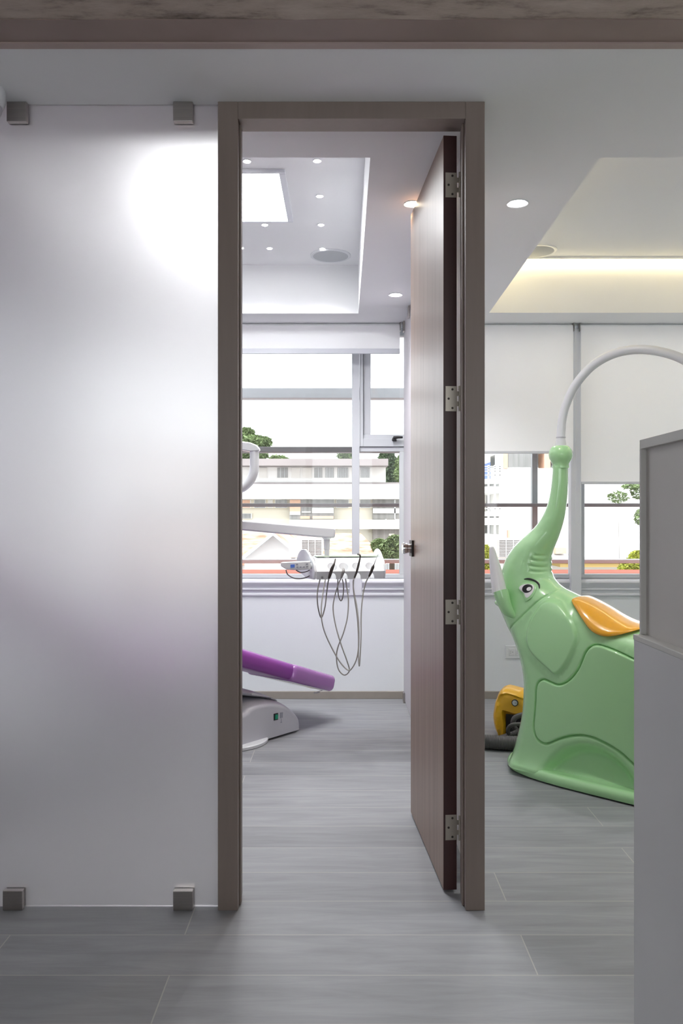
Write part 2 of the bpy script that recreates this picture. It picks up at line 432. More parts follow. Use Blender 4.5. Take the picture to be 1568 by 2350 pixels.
# steel channel and concrete slab over the lobby
st = MB().box(XL - .2, XR + .2, 2.010, 2.103, ZC + .002, ZC + .10)
struct(st.build('beam_steel', M['steel'], smooth=0))
struct(MB().box(XL - .2, XR + .2, 2.103, 2.128, ZC - .002, ZC + .10).build('trim_2', M['steel_lip_lit'], smooth=0))
zk = Z_(44, 2.010)
cb_ = MB()
nx, ny = 60, 40
vs = []; fs = []
rn = random.Random(3)
for j in range(ny + 1):
    for i in range(nx + 1):
        x = XL - .2 + (XR - XL + .4) * i / nx; y = 2.010 - (2.010 - YB + .2) * j / ny
        vs.append((x, y, zk + (rn.uniform(-.003, .003) if j else rn.uniform(-.002, .002))))
for j in range(ny):
    for i in range(nx):
        a = j * (nx + 1) + i; fs.append((a, a + nx + 1, a + nx + 2, a + 1))
cb_.add(vs, fs)
cb_.box(XL - .2, XR + .2, YB - .2, 2.010, zk + .01, zk + .45)
struct(cb_.build('ceiling_slab', M['concrete'], smooth=30, recalc=False))

struct(MB().box(XL - .2, XL, YC0 - .1, YW + .25, 0, 3.0).build('wall_left', M['wall'], smooth=0))
struct(MB().box(XR, XR + .2, YC0 - .1, YW + .25, 0, 3.0).build('wall_right', M['wall'], smooth=0))
lb = MB()
lb.box(XL - .2, XL, YB - .2, YC0 - .1, 0, 3.0); lb.box(XR, XR + .2, YB - .2, YC0 - .1, 0, 3.0); wx0, wx1, wz0, wz1 = -1.3, 2.4, .75, 2.2
for q in ((XL - .2, wx0, 0, 3.0), (wx1, XR + .2, 0, 3.0), (wx0, wx1, 0, wz0), (wx0, wx1, wz1, 3.0)): lb.box(q[0], q[1], YB - .2, YB, q[2], q[3])
struct(lb.build('wall_lobby', M['lobby'], smooth=0))
w3 = empty('window_added', (0, 0, 0), kind='structure')   # unseen lobby window added behind the camera to let in fill daylight
fb = MB()
for q in ((wx0, wx1, wz0, wz0 + .05), (wx0, wx1, wz1 - .05, wz1), (wx0, wx0 + .05, wz0 + .05, wz1 - .05), (wx1 - .05, wx1, wz0 + .05, wz1 - .05), (.52, .58, wz0 + .05, wz1 - .05)): fb.box(q[0], q[1], YB - .12, YB - .06, q[2], q[3])
fb.build('window_frame', M['alu'], w3, smooth=0)
MB().box(wx0 + .05, wx1 - .05, YB - .092, YB - .088, wz0 + .05, wz1 - .05).build('window_pane', M['glass'], w3, smooth=0)
# window wall: parapet, head strip
ZS = Z_(1366, YW)                     # top of plain parapet
zwin = Z_(1328, YW)                   # underside of the window frames
bw = MB().box(XL - .2, XR + .2, YW, YW + .2, 0, ZS)
bw.box(XL - .2, XR + .2, YW + .02, YW + .25, ZC - .005, 3.0)
struct(bw.build('wall_back', M['wall'], smooth=0))
xpart = X_(926, YW)                    # the frosted partition meets the window wall here
xcol0, xcol1 = X_(1311, 5.16), X_(1335, 5.16)
# rounded aluminium ledge under the windows
def ledge(x0, x1, name):
    prof = [(0, ZS), (-.012, ZS), (-.012, ZS + .010), (-.004, ZS + .014), (-.004, Z_(1354, YW)), (-.016, Z_(1353, YW)), (-.016, Z_(1350, YW)),
            (-.006, Z_(1349, YW)), (-.010, Z_(1346, YW)), (-.022, Z_(1341, YW)), (-.026, Z_(1336, YW)), (-.022, Z_(1332, YW)), (-.010, Z_(1331, YW)), (0, Z_(1330, YW)), (.09, zwin), (.09, ZS)]
    b = MB().prism(prof, lambda p, q, t: (t, YW + p, q), x0, x1)
    return struct(b.build(name, M['alu_white'], smooth=25))
ledge(XL, X_(802, YW), 'sill_1'); ledge(X_(831, YW), xpart + .008, 'sill_2')
ledge(xpart + .03, XR, 'sill_3')
# upright cover strip below the mullion
cs = MB().box(X_(802, YW), X_(831, YW), YW - .010, YW + .05, ZS, Z_(1326, YW))
struct(cs.build('trim_1', M['alu_white'], smooth=0, bevel=.002))
struct(MB().box(XL, XR, YW - .014, YW + .001, 0, Z_(1587, YW - .014)).build('baseboard_back', M['skirt'], smooth=0, bevel=.002))
struct(MB().box(XL - .001, XL + .014, YF + .1, YW - .014, 0, .06).build('baseboard_left', M['skirt'], smooth=0, bevel=.002))
struct(MB().box(XR - .014, XR + .001, YF, YW - .014, 0, .06).build('baseboard_right', M['skirt'], smooth=0, bevel=.002))

# ------------------------------------------------------------------ windows (frames and panes)
YG = YW + .075
def frame_bars(b, rects, y0=YG - .03, y1=YG + .03):
    for (x0, x1, z0, z1) in rects: b.box(x0, x1, y0, y1, z0, z1)
w1 = empty('window_1', (0, 0, 0), kind='structure')
fb = MB()
zt, zb = ZC - .004, zwin
rail = Z_(1317, YG)
xm0, xm1 = X_(808, YG), X_(825, YG)
xr0, xr1 = X_(917, YG), X_(932, YG)
ztr0, ztr1 = Z_(1037, YG), Z_(1027, YG)
frame_bars(fb, [(XL, xr1, zb, rail), (XL, xr1, zt - .05, zt), (XL, XL + .05, rail, zt - .05), (xr0, xr1, rail, ztr0), (xm1, xr1, ztr0, ztr1)])
fb.box(xm0, xm1, YG - .05, YG + .03, rail, zt - .05)
fb.build('window_frame', M['alu'], w1, smooth=0, bevel=.002)
sb = MB()   # opening sash, top right
sx0, sx1 = xm1 + .002, xr1
sz0, sz1 = Z_(1026, YG), zt - .052
sw = X_(850, YG) - xm1
sb.box(sx0, sx0 + .022, YG - .04, YG + .03, sz0, sz1); sb.box(sx0 + .022, sx0 + sw, YG - .028, YG + .025, Z_(998, YG), sz1)
sb.box(sx0 + .022, sx1, YG - .04, YG + .03, sz0, Z_(1008, YG)); sb.box(sx0 + .022, sx1, YG - .028, YG + .025, Z_(1008, YG), Z_(998, YG))
sb.build('window_sash', M['alu'], w1, smooth=0, bevel=.002)
g_ = MB().box(sx0 + .0225, sx0 + .0245, YG - .0405, YG - .027, Z_(998, YG), sz1)
g_.build('window_gasket', M['gasket'], w1, smooth=0)
hm = MB()
hx = X_(905, YG); hz = Z_(1008, YG)
hm.box(hx - .012, hx + .012, YG - .052, YG - .041, hz - .018, hz - .004)
hm.tube([(hx - .006, YG - .06, hz - .004), (hx - .004, YG - .066, hz + .004), (hx + .02, YG - .072, hz + .006), (hx + .05, YG - .070, hz + .006)], [.009, .011, .009, .007], 12)
hm.tube([(hx - .010, YG - .05, hz - .011), (hx - .008, YG - .07, hz - .002)], [.009, .009], 12)
hm.build('window_handle', M['black'], w1, bevel=.002)
def pane(x0, x1, z0, z1, par): MB().box(x0, x1, YG - .003, YG + .003, z0, z1).build('window_pane', M['glass'], par, smooth=0)
pane(XL + .05, xm0, rail, zt - .05, w1); pane(sx0 + sw, xr0, Z_(998, YG), zt - .052, w1); pane(xm1, xr0, rail, ztr0, w1)

w2 = empty('window_2', (0, 0, 0), kind='structure')
fb = MB()
rail2 = Z_(1317, YG)
frame_bars(fb, [(xr1 + .002, XR, zb, rail2), (xr1 + .002, XR, zt - .05, zt), (xr1 + .002, xr1 + .05, rail2, zt - .05), (XR - .05, XR, rail2, zt - .05), (X_(1307, YG), X_(1339, YG), rail2, zt - .05)])
fb.build('window_frame', M['alu'], w2, smooth=0, bevel=.002)
cm2 = MB().box(xcol0, xcol1, YW - .05, YW - .004, ZS + .002, ZC - .03)
cm2.build('mullion_cover', M['alu_white'], w2, smooth=0, bevel=.004)
pane(xr1 + .05, X_(1307, YG), rail2, zt - .05, w2); pane(X_(1339, YG), XR - .05, rail2, zt - .05, w2)

# ------------------------------------------------------------------ door frame, door leaf
xl0, xl1 = X_(500, YF), X_(546, YF)
xr_0, xr_1 = X_(1069, YF), X_(1113, YF)
zh = Z_(272, YF)
d1 = empty('door_1', ((xl0 + xr_1) / 2, YF, 0), kind='structure')
d1['label'] = 'taupe lacquered door frame from floor to ceiling'
def rel(o, p): return o  # geometry below is in world coordinates; keep the parent inverse
def jamb(name, boxes):
    b = MB()
    for q in boxes: b.box(*q)
    o = b.build(name, M['taupe'], d1, smooth=0, bevel=.0015)
    o.matrix_parent_inverse = Matrix.Translation(d1.location).inverted()
    return o
jamb('jamb', [(xl0, xl1, YF, YR, 0, ZC)])
jamb('jamb', [(xl1, xl1 + .005, YF + .035, YF + .06, 0, zh)])
jamb('jamb', [(xr_0, xr_1, YF, YR, 0, ZC)])
jamb('jamb', [(xr_0 - .006, xr_0, YF + .03, YF + .055, 0, zh)])
jamb('lintel', [(xl1, xr_0, YF, YF + .055, zh, ZC), (xl1, xr_0, YF + .055, YR, zh + .013, ZC)])

# leaf: local x along the leaf from the hinge edge, y = thickness (+ towards the left face)
pn = at(1018, 2043, 2.514); pf = at(943, 1862, 3.178)
dv = Vector((pf.x - pn.x, pf.y - pn.y, 0)); dl = dv.length; dv.normalize()
ang = math.atan2(dv.y, dv.x)
leaf = empty('wooden_door', (pn.x, pn.y, 0), ang, 'open reddish brown veneer door leaf hung in the taupe frame, swung into the treatment room', 'door')
th = X_(1049, 2.514) - X_(1018, 2.514)
zd0, zd1 = .009, Z_(311, 2.514)
b = MB().box(0.0006, dl, -th + .0006, 0, zd0, zd1).build('leaf', M['doorwood'], leaf, smooth=0, bevel=.001)
MB().box(0, .0008, -th + .0004, -.0004, zd0, zd1).build('edge_band', M['dooredge'], leaf, smooth=0)
for (ya, yb_) in ((396, 453), (886, 944), (1376, 1433), (1870, 1928)):
    za, zb_ = Z_(yb_, 2.514), Z_(ya, 2.514)
    hb = MB().box(-.0022, -.0006, -th - .0005, -th + .036, za, zb_)
    hh = zb_ - za
    h_ = hb.build('hinge', M['brass'], leaf, smooth=0, bevel=.0006)
    h_['label'] = 'dull brass butt hinge'
    sc_ = MB()
    for (yy, zz) in ((-th + .014, .87), (-th + .026, .5), (-th + .014, .13)):
        sc_.lathe([(.0036, -.0008), (.0036, .0003), (.0022, .0006)], (-.0023, yy, za + hh * zz), (-1, 0, 0), 12)
    sc_.build('screw', M['screw'], h_, smooth=30)
    kn = MB()
    for k in range(5):
        z0_ = za + hh * k / 5 + .0006; z1_ = za + hh * (k + 1) / 5 - .0006
        if k in (1, 3): kn.box(-.003, .001, -th - .012, -th, z0_, z1_)
        kn.lathe([(.0045, 0), (.0045, z1_ - z0_)], (-.006, -th - .009, z0_), (0, 0, 1), 12)
    kn.build('knuckle', M['brass'], h_, smooth=40)
# lock rosette and knob on the room side
zl = (Z_(1240, 3.12) + Z_(1277, 3.12)) / 2
lk = MB().box(dl - .075, dl - .012, 0, .008, zl - .031, zl + .031)
hk = lk.build('door_lock', M['screw'], leaf, smooth=0, bevel=.0015)
kb = MB().lathe([(.018, 0), (.018, .012), (.021, .014), (.0225, .024), (.021, .031), (.006, .033)], (dl - .044, .008, zl), (0, 1, 0), 28)
kb.build('knob', M['chrome'], hk, smooth=40)

# ------------------------------------------------------------------ frosted glass front and clips
def clip(name, x, y0, yg0, yg1, zbase, up, size, label, group):
    """square patch fitting clamping a glass sheet between two plates; up=+1 stands on the floor, -1 hangs from the ceiling."""
    e = empty(name, (x, (yg0 + yg1) / 2, zbase), 0, label, 'glass clamp', group)
    yc = (yg0 + yg1) / 2
    s = size
    z0, z1 = (0, s) if up > 0 else (-s, 0)
    MB().box(-s / 2, s / 2, y0 - yc, yg0 - yc, z0, z1).build('plate', M['brushed'], e, smooth=0, bevel=.0015)
    MB().box(-s / 2, s / 2, yg1 - yc, yg1 - yc + (yg0 - y0), z0, z1).build('plate', M['brushed'], e, smooth=0, bevel=.0015)
    return e
yg0, yg1 = 2.419, 2.429
def glass_sheet(x0, x1, label):
    o = MB().box(x0, x1, yg0, yg1, .004, Z_(240, yg0)).build('frosted_glass_panel', M['frost'], smooth=0)
    tag(o, label, 'glass panel'); return o
xg0 = X_(-45, yg0)
glass_sheet(xg0, xl0 - .0015, 'frosted glass front panel between floor and ceiling, left of the taupe door frame')
glass_sheet(XL + .002, xg0 - .006, 'further frosted glass front panel beyond the jointed edge, cut off by the frame')
csz = 45 / F * 2.405
G = 'steel clamps of the frosted glass front'
clip('glass_clamp', X_(420, 2.402), 2.400, yg0, yg1, ZC, -1, csz, 'square steel clamp at the top edge of the frosted glass, beside the door frame', G)
clip('glass_clamp', X_(38, 2.402), 2.400, yg0, yg1, ZC, -1, csz, 'square steel clamp at the top edge of the frosted glass, beside the white dome', G)
clip('glass_clamp', X_(420, 2.402), 2.400, yg0, yg1, 0, 1, csz, 'square steel clamp on the floor at the frosted glass, beside the door frame', G)
clip('glass_clamp', X_(29, 2.402), 2.400, yg0, yg1, 0, 1, csz, 'square steel clamp on the floor at the frosted glass, at the picture edge', G)

# frosted partition between the two rooms, seen nearly edge-on
pA = Vector((X_(927, 5.17), 5.17)); pB = Vector((X_(1078, 2.58), 2.58))
pd = (pB - pA); pl = pd.length; pang = math.atan2(pd.y, pd.x)
part = MB().box(0, pl, 0, .010, .012, Z_(735, 5.17) + .008).build('frosted_partition', M['frostpart'], smooth=0)
part.location = (pA.x, pA.y, 0); part.rotation_euler = (0, 0, pang)
tag(part, 'lilac-tinted frosted glass partition standing between the two treatment rooms', 'glass panel')
def pclip(t, zbase, up, label):
    p = pA + pd.normalized() * t
    e = empty('glass_clamp', (p.x, p.y, zbase), pang, label, 'glass clamp', 'steel clamps of the glass partition')
    s = .062; z0, z1 = (0, s) if up > 0 else (-s, 0)
    MB().box(-s / 2, s / 2, -.010, 0, z0, z1).build('plate', M['brushed'], e, smooth=0, bevel=.0015)
    MB().box(-s / 2, s / 2, .010, .020, z0, z1).build('plate', M['brushed'], e, smooth=0, bevel=.0015)
pclip(.06, 0, 1, 'small steel clamp on the floor at the far end of the glass partition')
pclip(.06, ZC, -1, 'small steel clamp under the ceiling at the far end of the glass partition')
pclip(.43, ZC, -1, 'small steel clamp under the ceiling on the glass partition, next to the door leaf edge')
# ================================================================== ceiling fittings
def beam(e, r, energy, col, angle=115):
    l = bpy.data.lights.new('beam', 'SPOT'); l.energy = energy; l.color = col
    l.spot_size = math.radians(angle); l.spot_blend = .7; l.shadow_soft_size = r * .8
    o = bpy.data.objects.new('beam', l); COL.objects.link(o); o.parent = e; o.location = (0, 0, -.012)
def downlight(px, py, zc, r, label, group, warm=False, name='ceiling_downlight', pos=None, power=14):
    Y = F * (zc - H) / (CY - py); X = X_(px, Y)
    if pos: X, Y = pos
    e = empty(name, (X, Y, zc), 0, label, 'ceiling light', group)
    MB().lathe([(r * 0.86, .004), (r * 0.88, -.002), (r * 1.22, -.004), (r * 1.25, 0), (r * 1.25, .004)], (0, 0, 0), (0, 0, 1), 28).build('trim_ring', M['whiteplastic'], e, smooth=40)
    MB().lathe([(r * 0.86, -.0045), (r * 0.80, -.006), (0.0005, -.0065)], (0, 0, 0), (0, 0, 1), 28).build('lens', M['led_spot_warm' if warm else 'led_spot'], e, smooth=40)
    beam(e, r, power, (1.0, .82, .58) if warm else (1.0, .98, .97))
    return e
GD = 'round downlights in the flat ceiling'
downlight(908, 676, ZC, .031, 'round downlight in the flat ceiling near the window end, left of the door leaf', GD)
downlight(947, 467, ZC, .028, 'warm round downlight half hidden by the top of the open door leaf', GD, warm=True)
downlight(1188, 466, ZC, .034, 'round downlight in the white ceiling to the right of the door frame', GD)
for (x, y, lab) in ((.68, 4.48, 'added round downlight in the flat ceiling over the window end, hidden behind the door leaf'),
                    (1.35, 2.47, 'added round downlight over the lobby side of the elephant room'),
                    (2.15, 2.47, 'farther added round downlight over the lobby side of the elephant room, towards the far wall'),
                    (2.82, 3.20, 'added round downlight beside the far wall of the elephant room'),
                    (2.82, 4.45, 'added round downlight by the window in the far corner of the elephant room')):
    downlight(0, 0, ZC, .034, lab, GD, pos=(x, y), power=20)  # unseen downlights added to light the elephant room
GS = 'small spotlights in the raised ceiling recess'
for (px, py, lab) in ((728, 368, 'small recess spotlight by the near edge of the recess, first of the row of four'),
                      (734, 449, 'small recess spotlight second of the row of four beside the square panel'),
                      (737, 515, 'small recess spotlight third of the row of four, past the square panel'),
                      (740, 570, 'small recess spotlight touching the round ceiling loudspeaker'),
                      (567, 369, 'small recess spotlight at the near edge of the recess, against the door jamb'),
                      (608, 515, 'small recess spotlight right under the corner of the square panel'),
                      (619, 569, 'small recess spotlight beyond the square panel, nearer the window'),
                      (553, 568, 'small recess spotlight beyond the square panel, half behind the door jamb')):
    downlight(px, py, LZ, .0145, lab, GS, name='ceiling_spotlight', power=9)
# square LED panel
pe = empty('ceiling_panel_light', (0, 0, LZ), 0, 'bright square light panel set in the ceiling recess of the treatment room', 'ceiling light')
py0, py1 = F * (LZ - .012 - H) / (CY - 397), F * (LZ - .012 - H) / (CY - 507)
pxr = X_(660.5, py1); pxl = pxr - (py1 - py0)
fr = .028
b = MB()
for (x0, x1, y0, y1) in ((pxl - fr, pxr + fr, py0 - fr * .5, py0), (pxl - fr, pxr + fr, py1, py1 + fr * .5), (pxl - fr, pxl, py0, py1), (pxr, pxr + fr, py0, py1)):
    b.box(x0, x1, y0, y1, -.016, 0)
b.build('panel_frame', M['alu_white'], pe, smooth=0, bevel=.002)
MB().box(pxl, pxr, py0, py1, -.012, -.006).build('diffuser', M['led_panel'], pe, smooth=0)
# loudspeakers
def speaker(px, py, zc, r, label):
    Y = F * (zc - .006 - H) / (CY - py); X = X_(px, Y)
    e = empty('ceiling_loudspeaker', (X, Y, zc), 0, label, 'loudspeaker', 'round ceiling loudspeakers')
    MB().lathe([(r, 0), (r, -.006), (r * .97, -.009), (r * .93, -.008)], (0, 0, 0), (0, 0, 1), 48).build('rim', M['whiteplastic'], e, smooth=40)
    MB().lathe([(r * .94, -.0075), (r * .6, -.010), (0.001, -.011)], (0, 0, 0), (0, 0, 1), 48).build('grille', M['speaker'], e, smooth=40)
speaker(759, 588, LZ, .117, 'round pale grey loudspeaker in the recess over the treatment room')
speaker(1231, 577, RZ, .117, 'round loudspeaker in the recess over the elephant, half hidden by the ceiling edge')
# warm LED strip along the back of the right recess
GL = 'light strips in the ceiling recess'
le = empty('led_strip', (RX0 + .003, RY1 - .0005, RZ - .0005), 0, 'warm glowing light strip along the back of the recess over the elephant', 'light strip', GL)
MB().box(0, RX1 - RX0 - .006, -.034, -.031, -.013, 0).box(0, RX1 - RX0 - .006, -.031, 0, -.003, 0).build('profile', M['plaster'], le, smooth=0)
MB().box(0, RX1 - RX0 - .006, -.030, -.003, -.009, -.0035).build('diffuser', M['led_cove'], le, smooth=0)
for (x0, x1, y0, y1, lab) in ((RX0 + .0005, RX0 + .010, RY0 + .003, RY1 - .04, 'added warm light strip hidden above the near left edge of the recess over the elephant'),
                              (RX1 - .010, RX1 - .0005, RY0 + .003, RY1 - .04, 'added warm light strip on the far right side of the recess over the elephant')):
    tag(MB().box(x0, x1, y0, y1, RZ - .032, RZ - .0005).build('led_strip', M['led_strip'], smooth=0), lab, 'light strip', GL)  # side strips added out of view to brighten the recess ceiling
# unseen lobby lamps, added behind the camera to light the lobby side
for (x, y, lab) in ((-.6, .2, 'added unseen lobby downlight over the waiting side'), (.9, -.3, 'added unseen lobby downlight over the reception side')):
    e = empty('added_lobby_downlight', (x, y, zk), 0, lab, 'ceiling light', 'added lobby downlights')
    MB().lathe([(.055, .003), (.056, -.003), (.075, -.006), (.078, 0)], (0, 0, 0), (0, 0, 1), 28).build('trim_ring', M['whiteplastic'], e, smooth=40)
    MB().lathe([(.055, -.006), (.05, -.009), (.0005, -.010)], (0, 0, 0), (0, 0, 1), 28).build('lens', M['led_lobby_added'], e, smooth=40)
    beam(e, .05, .08, (1.0, .93, .86), 140)
# white dome at the left edge of the picture
Yd = 2.33
e = empty('ceiling_dome', (X_(-27, Yd), Yd, ZC), 0, 'white rounded dome fixture under the ceiling, cut by the left edge of the picture', 'ceiling fixture')
r = 38 / F * Yd
MB().lathe([(r * .95, 0), (r * 1.0, -.012), (r * .98, -.035), (r * .85, -.052)], (0, 0, 0), (0, 0, 1), 40).build('housing', M['whiteplastic'], e, smooth=40)
MB().lathe([(r * .82, -.05), (r * .74, -.066), (r * .5, -.084), (r * .2, -.092), (.001, -.093)], (0, 0, 0), (0, 0, 1), 40).build('lens', M['greyplastic'], e, smooth=40)

# ================================================================== blinds
def blind(x0, x1, y, ztop, zbot, label, barh, chain_x=None, cassette=True):
    e = empty('roller_blind', ((x0 + x1) / 2, y, ztop), 0, label, 'roller blind', 'white roller blinds')
    w = (x1 - x0) / 2; hz = ztop - zbot
    n = 14; vs = []; fs = []
    for i in range(n + 1):
        zz = -.03 - (hz - .03 - barh) * i / n
        for (yy) in (0.0, .0012): vs += [(-w, yy, zz), (w, yy, zz)]
    b = MB()
    b.box(-w, w, 0, .0012, -(hz - barh * .5), -.02)
    b.build('fabric', M['fabric'], e, smooth=0)
    MB().box(-w, w, -.006, .012, -hz, -(hz - barh)).build('bottom_bar', M['alu_white'], e, smooth=0, bevel=.003)
    MB().tube([(-w, .022, -.026), (w, .022, -.026)], .021, 20).build('roller', M['fabric'], e, smooth=40)
    for sx in (-1, 1): MB().box(sx * (w + .004) - .0025, sx * (w + .004) + .0025, -.004, .046, -.05, 0).build('bracket', M['brushed'], e, smooth=0)
    return e
yb1 = 5.12
blind(XL + .01, X_(918, yb1), yb1, ZC - .001, Z_(812, yb1), 'short white roller blind raised over the treatment room window', 12 / F * yb1)
yb2 = 5.135
blind(xpart + .05, X_(1316, yb2), yb2, ZC - .001, Z_(1041, yb2), 'white roller blind pulled halfway down, with its lower edge behind the elephant trunk tip', 6 / F * yb2)
b3 = blind(X_(1334, yb2), XR - .02, yb2, ZC - .001, Z_(1111, yb2), 'white roller blind hanging lowest, behind the white curved hose', 6 / F * yb2)
# bead chain of the third blind
ch = MB()
xa, xb_ = X_(1322, 5.09) - b3.location.x, X_(1333, 5.09) - b3.location.x
ztop = -.02; zlow = Z_(1203, 5.09) - ZC
pts = [(xa, -.045, ztop), (xa, -.045, zlow + .03)] + [((xa + xb_) / 2 - (xb_ - xa) / 2 * math.cos(a), -.045, zlow + .02 - .02 * math.sin(a)) for a in np.linspace(0, PI, 9)] + [(xb_, -.045, zlow + .03), (xb_, -.045, ztop)]
ch.tube(pts, .0016, 8)
ch.build('bead_chain', M['whiteplastic'], b3, smooth=40)

# ================================================================== wall outlet
ex = X_(1160, YW); ez0, ez1 = Z_(1511, YW), Z_(1481, YW)
ow = .125
e = empty('wall_outlet', (ex + ow / 2, YW, (ez0 + ez1) / 2), 0, 'white double wall outlet on the back wall, half hidden by the green elephant', 'outlet')
hh = (ez1 - ez0) / 2
MB().box(-ow / 2, ow / 2, -.006, 0, -hh, hh).build('cover_plate', M['whiteplastic'], e, smooth=0, bevel=.0025)
for sx in (-.021, .021):
    o = MB().box(sx - .019, sx + .019, -.009, -.005, -hh * .52, hh * .52).build('socket', M['whiteplastic'], e, smooth=0, bevel=.0015)
    sl = MB()
    for dz in (-.006, .006): sl.box(sx - .012, sx - .006, -.0095, -.0088, dz - .001, dz + .001)
    sl.lathe([(.0024, 0), (.0024, .0006)], (sx + .004, -.0089, 0), (0, -1, 0), 12)
    sl.build('socket_slots', M['gasket'], o, smooth=0)

# ================================================================== reception counter (foreground right)
cy1 = 1.79
cx0 = X_(1455, cy1); zc1 = Z_(1455, cy1)
rc = empty('reception_counter', (cx0, cy1, 0), 0, 'white laminate reception counter block in the right foreground, in front of the elephant', 'counter')
MB().box(0, 1.2, -1.35, 0, 0, zc1 - .012).build('counter_body', M['whitelaminate'], rc, smooth=0, bevel=.0015)
MB().box(-.0015, 1.2, -1.35, .001, zc1 - .012, zc1).build('counter_top', M['edgeband'], rc, smooth=0, bevel=.0015)
ux0 = X_(1468, cy1) - cx0; zu = Z_(1010, cy1)
uh = empty('shelf_unit', (cx0 + ux0, cy1, zc1), 0, 'open grey shelf box with pale edges standing on the reception counter', 'shelf unit')
zt_ = zu - zc1; bt = 21 / F * cy1; dp = .012
MB().box(0, .9, -1.15, 0, zt_ - bt, zt_).build('top_board', M['edgeband'], uh, smooth=0, bevel=.001)
MB().box(0, .9, -.0085, 0, 0, zt_ - bt).build('side_board', M['edgeband'], uh, smooth=0, bevel=.0008)
MB().box(dp, dp + .018, -1.15, -.0085, 0, zt_ - bt).build('back_board', M['greylaminate'], uh, smooth=0)
# ================================================================== inflated solids (smooth rounded bodies from a side outline)
def seg_dist(P, poly, closed):
    """distance of every point in P (n,2) to the polyline; returns dist."""
    A = np.asarray(poly, float); B = np.roll(A, -1, axis=0)
    if not closed: A = A[:-1]; B = B[:-1]
    out = np.full(len(P), 1e9)
    for a, b in zip(A, B):
        ab = b - a; L2 = max(ab @ ab, 1e-12)
        t = np.clip(((P - a) @ ab) / L2, 0, 1)
        d = np.hypot(*(P - (a + t[:, None] * ab)).T)
        out = np.minimum(out, d)
    return out
def inside(P, poly):
    A = np.asarray(poly, float); B = np.roll(A, -1, axis=0)
    c = np.zeros(len(P), bool); x, y = P[:, 0], P[:, 1]
    for (x1, y1), (x2, y2) in zip(A, B):
        if y1 == y2: continue
        m = ((y1 > y) != (y2 > y)) & (x < (x2 - x1) * (y - y1) / (y2 - y1) + x1)
        c ^= m
    return c
def sdf(P, poly):
    d = seg_dist(P, poly, True); return np.where(inside(P, poly), d, -d)
def resample(poly, step, closed=True):
    P = [np.asarray(p, float)[:2] for p in poly]; out = []
    n = len(P)
    for i in range(n if closed else n - 1):
        a, b = P[i], P[(i + 1) % n]; k = max(1, int(round(np.hypot(*(b - a)) / step)))
        for j in range(k): out.append(a + (b - a) * j / k)
    if not closed: out.append(P[-1])
    return out
def offset_pts(poly, offs, closed=True):
    P = np.asarray(poly, float); n = len(P)
    if closed: T = np.roll(P, -1, 0) - np.roll(P, 1, 0)
    else: T = np.gradient(P, axis=0)
    T /= np.maximum(np.hypot(*T.T), 1e-9)[:, None]
    N = np.stack([-T[:, 1], T[:, 0]], 1)
    return [P + N * o for o in offs]
def sstep(a, b, x):
    t = np.clip((x - a) / (b - a), 0, 1); return t * t * (3 - 2 * t)

